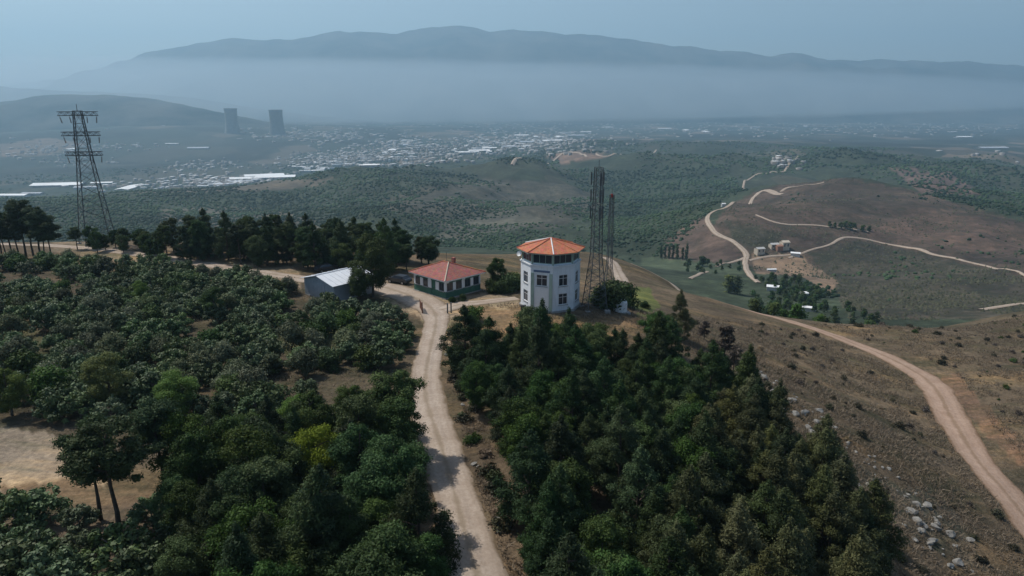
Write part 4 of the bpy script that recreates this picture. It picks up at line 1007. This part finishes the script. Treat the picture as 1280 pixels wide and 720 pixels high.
# ------------------------------------------------------------------ cars
def make_car(x, y, rz, paint, label):
    root = empty('parked_car', (x, y, h1(x, y) + 0.02), rz, label, 'car')
    prof = [(-2.1, .42), (-2.12, .75), (-1.95, .95), (-1.75, 1.0), (-1.35, 1.42), (0.35, 1.45), (1.0, 1.0), (1.85, .88), (2.1, .68), (2.12, .42)]
    m = MB(); n = len(prof)
    for i in range(n - 1):
        a, b = prof[i], prof[i + 1]; wa = .82 if a[1] < 1.05 else .66; wb = .82 if b[1] < 1.05 else .66
        m.face([(a[0], -wa, a[1]), (a[0], wa, a[1]), (b[0], wb, b[1]), (b[0], -wb, b[1])])
    for s in (-1, 1):
        m.face([(p[0], s * .82, p[1]) for p in prof if p[1] < 1.05][::s])
        m.face([(p[0], s * (.82 if p[1] < 1.05 else .66), p[1]) for p in prof[3:7]][::s])
    m.face([(-2.1, -.82, .42), (2.12, -.82, .42), (2.12, .82, .42), (-2.1, .82, .42)])
    m.build('body', paint, root)
    for s in (-1, 1):
        m = MB(); m.face([(-1.45, s * .815, 1.06), (.75, s * .815, 1.06), (.28, s * .695, 1.38), (-1.2, s * .695, 1.38)][::s]); m.build('side_window', 'glass', root)
        for xx in (-1.3, 1.3):
            wm = MB(); wm.bar((xx, s * .62, .33), (xx, s * .86, .33), .33, n=14); wo_ = wm.build('wheel', 'tyre', root)
            rm = MB(); rm.bar((xx, s * .85, .33), (xx, s * .875, .33), .2, n=10); rm.build('rim', 'rim', wo_)
        m = MB(); m.box(2.06, 2.135, s * .62 - .14, s * .62 + .14, .62, .74); m.build('headlight', 'frame', root)
    m = MB(); m.face([(.42, -.6, 1.42), (.42, .6, 1.42), (.98, .7, 1.05), (.98, -.7, 1.05)]); m.v = [(a + .012, b, c + .012) for a, b, c in m.v]; m.build('windscreen', 'glass', root)
g = ground_at(499, 354); make_car(g[0], g[1], math.radians(150), 'car_dark', 'dark car parked in the shade beside the red-roofed house')
g = ground_at(394, 346.5); make_car(g[0] + 0.9, g[1] + 4.6, math.radians(35), 'car_dark', 'dark car parked behind the metal-roofed shed')

# ------------------------------------------------------------------ gate, tank
def post(x, y, hgt, label):
    m = MB(); z = h1(x, y); m.box(-.09, .09, -.09, .09, -.4, hgt); m.box(-.12, .12, -.12, .12, hgt + .003, hgt + .06)
    o = m.build('gate_post', 'steel', label=label, cat='post', group='posts of the yard entrance'); o.location = (x, y, z)
for a, b in ((559.5, 392), (564, 391)):
    g = ground_at(a, b); post(g[0], g[1], 1.5, 'dark gate post where the dirt road enters the yard')
g = ground_at(528, 392)
root = empty('gate', (g[0], g[1], g[2]), math.radians(105), 'rusty gate leaf standing open at the yard entrance', 'gate')
m = MB(); m.box(-.08, .08, -.08, .08, -.4, 1.7); m.build('post', 'rust', root)
m = MB(); m.box(.1, 2.6, -.03, .03, .2, .28); m.box(.1, 2.6, -.03, .03, 1.35, 1.43); m.box(.1, .17, -.03, .03, .282, 1.348); m.box(2.53, 2.6, -.03, .03, .282, 1.348); m.build('frame', 'rust', root)
for k in range(10):
    m = MB(); x = .28 + k * .235; m.box(x, x + .16, -.015, .015, .282, 1.348); m.build('slat', 'rust', root)
g = ground_at(775, 389)
root = empty('water_tank', tuple(g), math.radians(15), 'white water tank with domed lid beside the mast shrubs', 'tank')
m = MB(); n = 20; prof = [(1.0, -.2), (1.02, 0.1), (1.04, .6), (1.0, .62), (1.04, .66), (1.04, 1.2), (1.0, 1.22), (1.02, 1.26), (1.0, 1.5), (.8, 1.68), (.4, 1.8), (.3, 1.8)]
for (r0, z0), (r1, z1) in zip(prof, prof[1:]):
    for i in range(n):
        a, b = 6.2832 * i / n, 6.2832 * (i + 1) / n
        m.face([(r0 * math.cos(a), r0 * math.sin(a), z0), (r0 * math.cos(b), r0 * math.sin(b), z0), (r1 * math.cos(b), r1 * math.sin(b), z1), (r1 * math.cos(a), r1 * math.sin(a), z1)])
m.build('tank_shell', 'tank', root)
m = MB(); m.bar((0, 0, 1.78), (0, 0, 1.9), .32, .28, 14); m.build('lid', 'tank', root)
m = MB(); m.box(-1.2, 1.2, -1.2, 1.2, -.5, .06); m.build('slab', 'plinth', root)

# ------------------------------------------------------------------ lattice structures
def lattice(root, hb, ht, hgt, panels, rl, rb, mat='steel', knee=None, a0=math.pi / 4):
    def half(z): 
        if knee and z > knee[0]: return knee[1] + (ht - knee[1]) * (z - knee[0]) / (hgt - knee[0])
        if knee: return hb + (knee[1] - hb) * z / knee[0]
        return hb + (ht - hb) * z / hgt
    zs = [hgt * (1 - (1 - k / panels) ** 1.0) for k in range(panels + 1)]
    crn = lambda k, z: Vector((half(z) * math.cos(a0 + k * math.pi / 2), half(z) * math.sin(a0 + k * math.pi / 2), z))
    for k in range(4):
        m = MB()
        for a, b in zip(zs, zs[1:]): m.bar(crn(k, a), crn(k, b), rl, n=4)
        m.bar(crn(k, 0) - Vector((0, 0, 1.0)), crn(k, 0), rl, n=4)
        m.build('leg', mat, root)
        f = MB(); c = crn(k, 0); f.box(c.x - .35, c.x + .35, c.y - .35, c.y + .35, -1.0, .15); f.build('footing', 'plinth', root)
    for k in range(4):
        m = MB(); j = (k + 1) % 4
        for a, b in zip(zs, zs[1:]):
            m.bar(crn(k, a), crn(j, b), rb, n=4); m.bar(crn(j, a), crn(k, b), rb, n=4); m.bar(crn(k, b), crn(j, b), rb, n=4)
        m.build('bracing', mat, root)
def make_pylon():
    g = ground_at(123, 304.5)
    root = empty('power_pylon', tuple(g), math.radians(8), 'tall steel lattice power pylon with three crossarms above the orchard', 'pylon')
    hgt = 27.5
    lattice(root, 4.2, 1.0, hgt, 11, 0.095, 0.045, knee=(17, 1.9), a0=math.radians(80))
    for z, hw in ((hgt - .2, 3.7), (hgt - 4.2, 3.6), (hgt - 8.2, 3.5)):
        m = MB()
        for yy in (-.7, .7):
            for zz in (0, -.75): m.bar((-hw, yy * .6, z + zz), (hw, yy * .6, z + zz), .085, n=4)
            for i in range(12):
                a = -hw + 2 * hw * i / 12; b = a + 2 * hw / 12
                m.bar((a, yy * .6, z + (0 if i % 2 else -.75)), (b, yy * .6, z + (-.75 if i % 2 else 0)), .05, n=4)
        for i in range(13):
            a = -hw + 2 * hw * i / 12; m.bar((a, -.42, z), (a, .42, z), .05, n=4)
        arm = m.build('crossarm', 'steel', root)
        for s in (-1, 1):
            for xx in (hw * .95, hw * .45):
                q = MB(); q.bar((s * xx, 0, z - .78), (s * xx * .93, .2, z - 2.3), .03, n=4)
                for i in range(6):
                    f = .25 + .6 * i / 5; p = Vector((s * xx, 0, z - .78)).lerp(Vector((s * xx * .93, .2, z - 2.3)), f); q.bar(p, p - Vector((0, 0, .12)), .16, .07, 8)
                q.build('insulator', 'insulator', arm)
    m = MB(); m.bar((0, 0, hgt - .1), (0, 0, hgt + 1.3), .06, n=4); m.build('lightning_rod', 'steel', root)
    return g
pg = make_pylon()
def make_mast(px, py, hgt, hb, ht, label, pan, rl, rb, ants, kneez, kneeh):
    g = ground_at(px, py)
    root = empty('lattice_mast', tuple(g), math.radians(12), label, 'mast')
    lattice(root, hb, ht, hgt, pan, rl, rb, knee=(kneez, kneeh))
    for k in range(ants):
        a = 2 * math.pi * k / 3 + .5; z = hgt - 1.6 - 2.4 * (k // 3); r = ht + .35
        c = Vector((r * math.cos(a), r * math.sin(a), z)); M = Matrix.Translation(c) @ Matrix.Rotation(a, 4, 'Z')
        m = MB(); m.box(-.06, .07, -.14, .14, -.9, .9, M); an = m.build('panel_antenna', 'steel', root)
        m = MB(); m.bar(c * 1 + Vector((0, 0, .5)), (ht * .6 * math.cos(a), ht * .6 * math.sin(a), z + .5), .03, n=4); m.bar(c - Vector((0, 0, .5)), (ht * .6 * math.cos(a), ht * .6 * math.sin(a), z - .5), .03, n=4); m.build('bracket', 'steel', an)
    m = MB(); m.bar((0, 0, hgt - .8), (0, 0, hgt + 1.0), .04, n=5); m.build('lightning_rod', 'steel', root)
    return root
make_mast(743, 386, 20.6, 2.1, .66, 'dark steel lattice telecom mast with antennas beside the octagonal tower', 18, .065, .028, 9, 8, .95)
r2 = make_mast(760, 377, 17.0, 1.5, .36, 'slimmer lattice mast with red tip behind the telecom mast', 18, .05, .022, 0, 6, .5)
m = MB(); m.bar((0, 0, 16.6), (0, 0, 17.1), .20, .16, 10); m.build('red_lamp', 'steel_red', r2)

# valley power line: two poles and three wires
def pole(x, y, label):
    root = empty('power_pole', (x, y, h1(x, y)), math.radians(40), label, 'pylon')
    lattice(root, 2.2, .5, 24, 9, .12, .05)
    m = MB(); m.box(-4, 4, -.15, .15, 21, 21.3); m.build('crossarm', 'steel', root)
    return Vector((x, y, h1(x, y) + 21.1))
a = at_t(-60, 262, 300); b = at_t(470, 302, 300)
A = pole(a[0], a[1], 'far lattice pole of the valley line beyond the pines'); B = pole(b[0], b[1], 'lattice pole hidden behind the row of pines')
for k in range(3):
    off = Vector((0.77, 0.64, 0)) * (k - 1) * 3.7; m = MB(); prev = None
    for i in range(25):
        f = i / 24; p = (A + off).lerp(B + off, f) - Vector((0, 0, 6.0 * 4 * f * (1 - f)))
        if prev is not None: m.bar(prev, p, .05, n=4)
        prev = p
    m.build('power_line', 'wire', label='sagging power line wire crossing the valley behind the pylon', cat='wire', group='wires of the valley line')

# ------------------------------------------------------------------ farm and far trees
def small_building(x, y, L, Wd, Hh, rz, wall, roofm, label, cat, group=None, name='farm_shed', pitch=0.35, windows=0):
    z = min(h1(x + a, y + b) for a in (-L / 2, 0, L / 2) for b in (-Wd / 2, 0, Wd / 2)); zc = h1(x, y)
    root = empty(name, (x, y, zc), rz, label, cat, group)
    m = MB(); hx, hy = L / 2, Wd / 2; rh = pitch * hy
    m.prism([(-hx, -hy), (hx, -hy), (hx, hy), (-hx, hy)], z - zc - 0.5, Hh)
    for s in (-1, 1): m.face([(s * hx, -hy, Hh), (s * hx, hy, Hh), (s * hx, 0, Hh + rh)][::s])
    wl = m.build('wall', wall, root)
    o = 0.06 * Wd
    m = MB()
    for s in (-1, 1):
        p = [Vector((-hx - o, s * (hy + o), Hh - pitch * o + .05)), Vector((hx + o, s * (hy + o), Hh - pitch * o + .05)), Vector((hx + o, 0, Hh + rh + .05)), Vector((-hx - o, 0, Hh + rh + .05))]
        m.face(p[::s]); m.face([q - Vector((0, 0, .04)) for q in p][::-s])
    m.build('roof', roofm, root)
    for k in range(windows):
        c = -hx + L * (k + .5) / windows; m = MB(); m.box(c - .5, c + .5, -hy - .06, -hy - .003, Hh * .4, Hh * .8); m.build('window', 'glass', wl)
    return root
for a, b, L, Wd, Hh, rz, wl, rf, lb in [(949,317,7,5,4.5,.3,'farm_wall','hall_wall','cream cube-like farmhouse beside the gravel road'),
        (967,310,7,5,3.5,.2,'farm_wall','hall_wall','cream farm building on the far side of the yard'), (980,311,6,6,6,.2,'farm_wall','farm_wall','tall cream farm building at the head of the yard'),
        (973,313,5,5,4,.2,'farm_roof','farm_roof','brown roofed barn between the cream farm buildings'), (994,320,7,4,2.6,-.4,'hall_wall','hall_roof','grey shed at the end of the farm yard'),
        (964,339,7,2.5,1.6,.1,'hall_wall','hall_roof','low pale shelter on the bare farm slope'), (967,363,8,4.5,2.6,-.35,'hall_wall','hall_roof','white roofed shed beside the farm track'),
        (1004,372,4,3.5,3,.2,'hall_wall','hall_roof','little white hut among the valley gardens'), (1009,389,7,3,2.2,-.5,'hall_wall','hall_roof','low white shed at the bottom of the gardens'),
        (904,258,4,3,3,.2,'hall_wall','hall_roof','tiny white hut at the bend of the gravel road')]:
    g = ground_at(a, b); small_building(g[0], g[1], L, Wd, Hh, rz, wl, rf, lb, 'building', windows=2 if wl == 'farm_wall' else 0)
for q, a in enumerate([826,831,836,841,846,853,858]):
    plant_px('cypress', 'cypress_tree', a, 323 + 0.3 * q, rnd.uniform(1.0, 1.35), 'dark upright cypress in the row below the brown slope', group='cypress row in the valley', sink=0.1)
plant_px('cypress', 'poplar_tree', 911, 366, 1.0, 'yellow poplar glowing in the valley orchard', mat='yellow', i=0).scale = (3.0, 3.0, 1.1)
plant_px('cypress', 'cypress_tree', 921, 368, 1.0, 'dark tree standing close beside the yellow poplar', i=1).scale = (2.4, 2.4, 1.1)
plant_px('far', 'broadleaf_tree', 878, 333, 1.3, 'round dark tree alone on the valley meadow')
for a, b in [(1037,284),(1043,285),(1050,286),(1056,285),(1062,287),(1068,286),(1078,289),(1086,289)]:
    plant_px('far', 'broadleaf_tree', a, b, rnd.uniform(.8, 1.2), 'dark tree in the clump beside the flank track', group='dark clump on the brown hill')
for poly, sp_, n, sd in [([(940,348),(1000,350),(1040,372),(1010,385),(960,360)], 6, 80, 3), ([(890,362),(960,372),(1060,388),(1120,402),(1010,408),(900,384)], 5.5, 170, 4), ([(845,330),(930,332),(925,342),(860,340)], 9, 22, 5)]:
    for x, y in scatter(poly, sp_, n, sd, 1, 0.4):
        if math.hypot(x - 128, y - 388) < 9 or (abs(x / y - 0.327) < 0.03 and y < 390): continue
        plant('far', 'garden_tree', x, y, rnd.uniform(.45, .85), 'small green tree in the gardens below the farm', 'tree', 'garden trees below the farm')
# forest mass on the middle hills: uncountable
def forest():
    ico = np.array([(0, 0, 1), (.894, 0, .447), (.276, .851, .447), (-.724, .526, .447), (-.724, -.526, .447), (.276, -.851, .447), (.724, .526, -.3), (-.276, .851, -.3), (-.894, 0, -.3), (-.276, -.851, -.3), (.724, -.526, -.3)])
    fc = np.array([(0, 1, 2), (0, 2, 3), (0, 3, 4), (0, 4, 5), (0, 5, 1), (1, 6, 2), (2, 7, 3), (3, 8, 4), (4, 9, 5), (5, 10, 1), (6, 7, 2), (7, 8, 3), (8, 9, 4), (9, 10, 5), (10, 6, 1)])
    r = np.random.default_rng(5); N = 130000
    th = np.radians(r.uniform(-44, 44, N)); rr = np.exp(r.uniform(math.log(420), math.log(3000), N)); x = rr * np.sin(th); y = rr * np.cos(th)
    z = H(x, y); px, py = project(x, y, z)
    brown = in_poly(px, py, [(905,262),(945,240),(1000,222),(1060,222),(1130,235),(1200,255),(1290,280),(1290,400),(1060,400),(1040,350),(930,335),(880,332),(830,325),(830,290),(890,268)])
    n1 = fbm(x / 160, y / 160, 201, 4); n2 = fbm(x / 600, y / 600, 211, 3)
    pr = sstep(-0.15, 0.25, n1 + 0.7 * n2); pr = np.where(brown & (rr < 1150), 0.10 * pr, pr)
    pr = np.where(rr > 2000, pr * 0.5, pr)
    for poly in ([(620,195),(690,185),(700,205),(620,205)], [(720,172),(790,172),(790,190),(730,192)], [(1005,180),(1060,178),(1120,184),(1110,200),(1000,196)], [(560,262),(640,252),(650,270),(570,278)], [(480,262),(560,255),(560,275),(490,280)], [(30,258),(120,243),(200,252),(200,285),(0,285)], [(830,285),(880,255),(890,262),(840,315),(815,322)], [(735,295),(755,215),(900,205),(935,238),(880,262),(800,322)], [(400,250),(520,212),(600,220),(480,262),(410,290)]):
        pr = np.where(in_poly(px, py, poly), 1.0, pr)
    ok = (r.random(N) < pr * 0.75); x, y, z, rr = x[ok], y[ok], z[ok], rr[ok]; n = len(x)
    s = (1.1 + 1.5 * r.random(n)) * np.clip(rr / 1100, .75, 1.9)
    V = ico[None] * (1 + 0.25 * r.normal(size=(n, 11, 1))) * np.stack([s, s, s * r.uniform(.6, 1.1, n)], 1)[:, None] + np.stack([x, y, z + s * .2], 1)[:, None]
    F = (fc[None] + (np.arange(n) * 11)[:, None, None]).reshape(-1, 3)
    o = obj('forest', np_mesh('forest', V.reshape(-1, 3), F, 'pine', False, {'tint': ('FLOAT', np.repeat(np.clip(.5 + 1.1 * fbm(x / 130, y / 130, 401, 4) * 1.4 + .3 * (r.random(n) - .5), 0, 1), 11))}), kind='stuff'); o['label'] = 'scattered woods covering the far hills below the tower'
forest()

def scrub_cover():
    r = np.random.default_rng(6); N = 46000
    th = np.radians(r.uniform(8, 44, N)); rr = np.exp(r.uniform(math.log(260), math.log(1100), N)); x = rr * np.sin(th); y = rr * np.cos(th); z = H(x, y); px, py = project(x, y, z)
    ok = in_poly(px, py, [(905,262),(945,240),(1000,222),(1060,222),(1130,235),(1200,255),(1320,280),(1320,400),(1060,400),(1040,350),(930,335),(880,332),(830,325),(830,290),(890,268)])
    ok &= r.random(N) < sstep(-0.3, 0.3, fbm(x / 35, y / 35, 301, 5))
    for L in ROADS[6:]:
        for a in range(0, len(L), 2): ok &= np.hypot(x - L[a, 0], y - L[a, 1]) > L[a, 2] / 2 + 1.5
    x, y, z = x[ok], y[ok], z[ok]; n = len(x); sz = 0.4 + 0.95 * r.random(n) ** 2
    oc = np.array([(1, 0, 0), (0, 1, 0), (-1, 0, 0), (0, -1, 0), (0, 0, 1)]); f = np.array([(0, 1, 4), (1, 2, 4), (2, 3, 4), (3, 0, 4)])
    V = oc[None] * (1 + 0.3 * r.normal(size=(n, 5, 1))) * sz[:, None, None] + np.stack([x, y, z - 0.05], 1)[:, None]
    o = obj('scrub_cover', np_mesh('scrub_cover', V.reshape(-1, 3), (f[None] + (np.arange(n) * 5)[:, None, None]).reshape(-1, 3), 'scrub', False, {'tint': ('FLOAT', np.repeat(r.random(n), 5))}), kind='stuff'); o['label'] = 'low dark scrub dotting the brown hill'
scrub_cover()
# ------------------------------------------------------------------ cooling towers, valley town
def cooling(px, py, label, hgt, R, mat):
    g = ground_at(px, py); d = np.hypot(g[0], g[1])
    root = empty('cooling_tower', (g[0], g[1], g[2]), 0, label, 'cooling tower')
    n = 32; m = MB(); rings = []
    for k in range(15):
        f = k / 14; r = R * (0.80 + 0.38 * ((1 - f) - .22) ** 2 * 1.2 + (.02 if f > .9 else 0)); rings.append((r, -8 + (hgt + 8) * f))
    for (r0, z0), (r1, z1) in zip(rings, rings[1:]):
        for i in range(n):
            a, b = 6.28319 * i / n, 6.28319 * (i + 1) / n
            m.face([(r0 * math.cos(a), r0 * math.sin(a), z0), (r0 * math.cos(b), r0 * math.sin(b), z0), (r1 * math.cos(b), r1 * math.sin(b), z1), (r1 * math.cos(a), r1 * math.sin(a), z1)])
    m.build('shell', mat, root)
    m = MB(); r = rings[-1][0]
    for i in range(n):
        a, b = 6.28319 * i / n, 6.28319 * (i + 1) / n
        for (ra, za, rb, zb) in ((r + 1, hgt - 2, r + 1, hgt + 1.5), (r + 1, hgt + 1.5, r - 1.2, hgt + 1.5), (r - 1.2, hgt + 1.5, r - 1.2, hgt - 9)):
            m.face([(ra * math.cos(a), ra * math.sin(a), za), (ra * math.cos(b), ra * math.sin(b), za), (rb * math.cos(b), rb * math.sin(b), zb), (rb * math.cos(a), rb * math.sin(a), zb)])
    m.build('rim', mat, root)
cooling(291, 166.5, 'paler concrete cooling tower beside the wooded hill', 135, 42, 'concrete')
cooling(347, 168.5, 'darker concrete cooling tower standing apart from the hill', 136, 45, 'tower_concrete')
GT = 'industrial halls of the valley town'
halls = []
for a, b, L in [(75,232,130),(160,236,100),(110,236,60),(310,224,110),(330,220,120),(345,223,120),(300,228,80),(275,232,70),(322,226,60),(395,214,60),(405,212,50),(90,187,60),(215,180,60),(130,230,60),
             (640,184,90),(660,178,110),(690,176,110),(700,172,90),(720,170,100),(670,172,80),(650,170,90),(600,189,80),(585,192,70),(612,186,60),(730,166,80),(705,167,90),(505,182,70),(490,188,80),(480,192,60),(510,176,60),
             (885,165,130),(860,163,120),(830,161,110),(945,160,80),(1010,158,80),(1120,152,100),(1190,165,60),(1205,172,90),(1240,186,120),(760,160,100),(250,186,90),(20,246,70),(5,252,60),(40,244,50)]:
    halls.append((a + rnd.uniform(-2, 2), b + rnd.uniform(-.5, .5), L))
for k in range(110):
    c = rnd.choice([(290, 232, 70, 7), (180, 238, 70, 5), (430, 205, 60, 8), (500, 195, 50, 8), (660, 178, 60, 9), (600, 190, 40, 6), (390, 212, 40, 5)])
    halls.append((c[0] + rnd.gauss(0, .5) * c[2], c[1] + rnd.gauss(0, .5) * c[3], rnd.uniform(14, 38)))
for a, b, L in halls:
    g = ground_at(a, b)
    if np.hypot(g[0], g[1]) < 1500: continue
    big = L > 55
    small_building(g[0], g[1], L, L * rnd.uniform(.28, .5), rnd.uniform(4, 6.5), rnd.choice([0.12, 0.2, 0.3, 1.6]) + rnd.uniform(-.1, .1), 'hall_wall', 'hall_roof' if rnd.random() < .75 else 'hall_roof2',
                   'long white-roofed industrial hall in the valley town' if big else 'pale roofed workshop in the valley town', 'building', GT if big else 'workshops of the valley town', 'industrial_hall', 0.14)
def town():
    r = np.random.default_rng(9); V = []; F = []; n = 0; c4 = np.array([(-1, -1), (1, -1), (1, 1), (-1, 1)])
    P = []
    for cx, cy, sx, sy, k in [(300,230,110,10,560),(150,240,120,7,260),(440,203,80,14,620),(520,190,70,16,520),(660,178,90,16,640),(620,150,300,12,500),(900,160,200,12,260),(1150,160,160,10,200),(1200,200,90,20,14),(400,170,80,10,200),(60,190,60,10,100),(150,184,60,6,45),(255,207,60,8,60),(90,205,50,6,30),(980,205,25,8,26),(1215,225,60,12,8)]:
        P.append(np.c_[r.normal(cx, sx * .5, k), r.normal(cy, sy * .5, k)])
    P = np.concatenate(P); P = P[(P[:, 1] > 137)]
    ts = np.exp(np.linspace(math.log(1200), math.log(9500), 130))
    D = np.array([ray(*p) for p in P]); D = D[D[:, 2] < -0.012]
    GX = D[:, :1] * ts; GY = D[:, 1:2] * ts; HZ = H(GX.ravel(), GY.ravel()).reshape(GX.shape); hit = CAM_Z + D[:, 2:] * ts < HZ
    for q in range(len(D)):
        if not hit[q].any() or hit[q, 0]: continue
        k = int(np.argmax(hit[q])); t = ts[k]; x, y, zz = GX[q, k], GY[q, k], HZ[q, k]
        if t < 2050 and not (940 < 640 + FPX * D[q, 0] < 1020): continue
        a = r.random() * 1.5; L = r.uniform(4, 9) * (1 + (t > 3500) * .6); W = L * r.uniform(.6, .9); hh = r.uniform(3, 7)
        q = c4 * np.array((L, W)); q = np.c_[q[:, 0] * math.cos(a) - q[:, 1] * math.sin(a) + x, q[:, 0] * math.sin(a) + q[:, 1] * math.cos(a) + y]
        V.append(np.c_[q, np.full(4, zz - 6)]); V.append(np.c_[q, np.full(4, zz + hh)])
        F += [(n, n + 1, n + 5, n + 4), (n + 1, n + 2, n + 6, n + 5), (n + 2, n + 3, n + 7, n + 6), (n + 3, n, n + 4, n + 7), (n + 4, n + 5, n + 6, n + 7)]; n += 8
    me = np_mesh('town', np.concatenate(V), np.array(F), 'town')
    me.materials.append(MAT['hall_roof']); me.materials.append(MAT['townroof'])
    mi = np.zeros(len(F), np.int32); rf = r.random(len(F) // 5); mi[4::5] = np.where(rf < .5, 1, np.where(rf < .75, 2, 0)); me.polygons.foreach_set('material_index', mi)
    o = obj('town', me, kind='stuff'); o['label'] = 'dense small houses of the hazy valley town'
town()

# ------------------------------------------------------------------ haze and low valley mist
def volmat(name, dens, col, aniso):
    m = bpy.data.materials.new(name); m.use_nodes = True; t = m.node_tree; t.nodes.clear()
    o = t.nodes.new('ShaderNodeOutputMaterial'); p = t.nodes.new('ShaderNodeVolumePrincipled')
    p.inputs['Color'].default_value = (*col, 1); p.inputs['Density'].default_value = dens; p.inputs['Anisotropy'].default_value = aniso
    for k in ('Density Attribute', 'Color Attribute', 'Temperature Attribute'):
        if k in p.inputs: p.inputs[k].default_value = ''
    t.links.new(p.outputs[0], o.inputs['Volume']); return m
MAT['haze'] = volmat('haze_air', HAZE_DENSITY, (0.48, 0.74, 0.93), 0.3)
MAT['mist'] = volmat('valley_mist', MIST_DENSITY, (0.76, 0.88, 0.97), 0.3)
m = MB(); m.box(-20000, 20000, -14600, 14600, -300, 1250); o = m.build('haze', 'haze', kind='stuff'); o['label'] = 'pale blue haze filling the air over the valley'
m = MB(); nu, nv = 96, 24
ring = []
for j in range(nv + 1):
    ph = -math.pi / 2 + math.pi * j / nv
    ring.append([(-4300 + 10000 * math.cos(ph) * math.cos(6.28319 * i / nu), 7100 + 2500 * math.cos(ph) * math.sin(6.28319 * i / nu), 30 + (360 if ph > 0 else 250) * math.sin(ph) * (1 + 0.16 * math.sin(3.1 * i) + 0.10 * math.sin(1.7 * i + 2 * j))) for i in range(nu)])
V = np.array(ring).reshape(-1, 3); F = [(j * nu + i, j * nu + (i + 1) % nu, (j + 1) * nu + (i + 1) % nu, (j + 1) * nu + i) for j in range(nv) for i in range(nu)]
o = obj('mist', np_mesh('mist', V, np.array(F), 'mist', True), kind='stuff'); o['label'] = 'low bank of pale mist lying over the far plain'
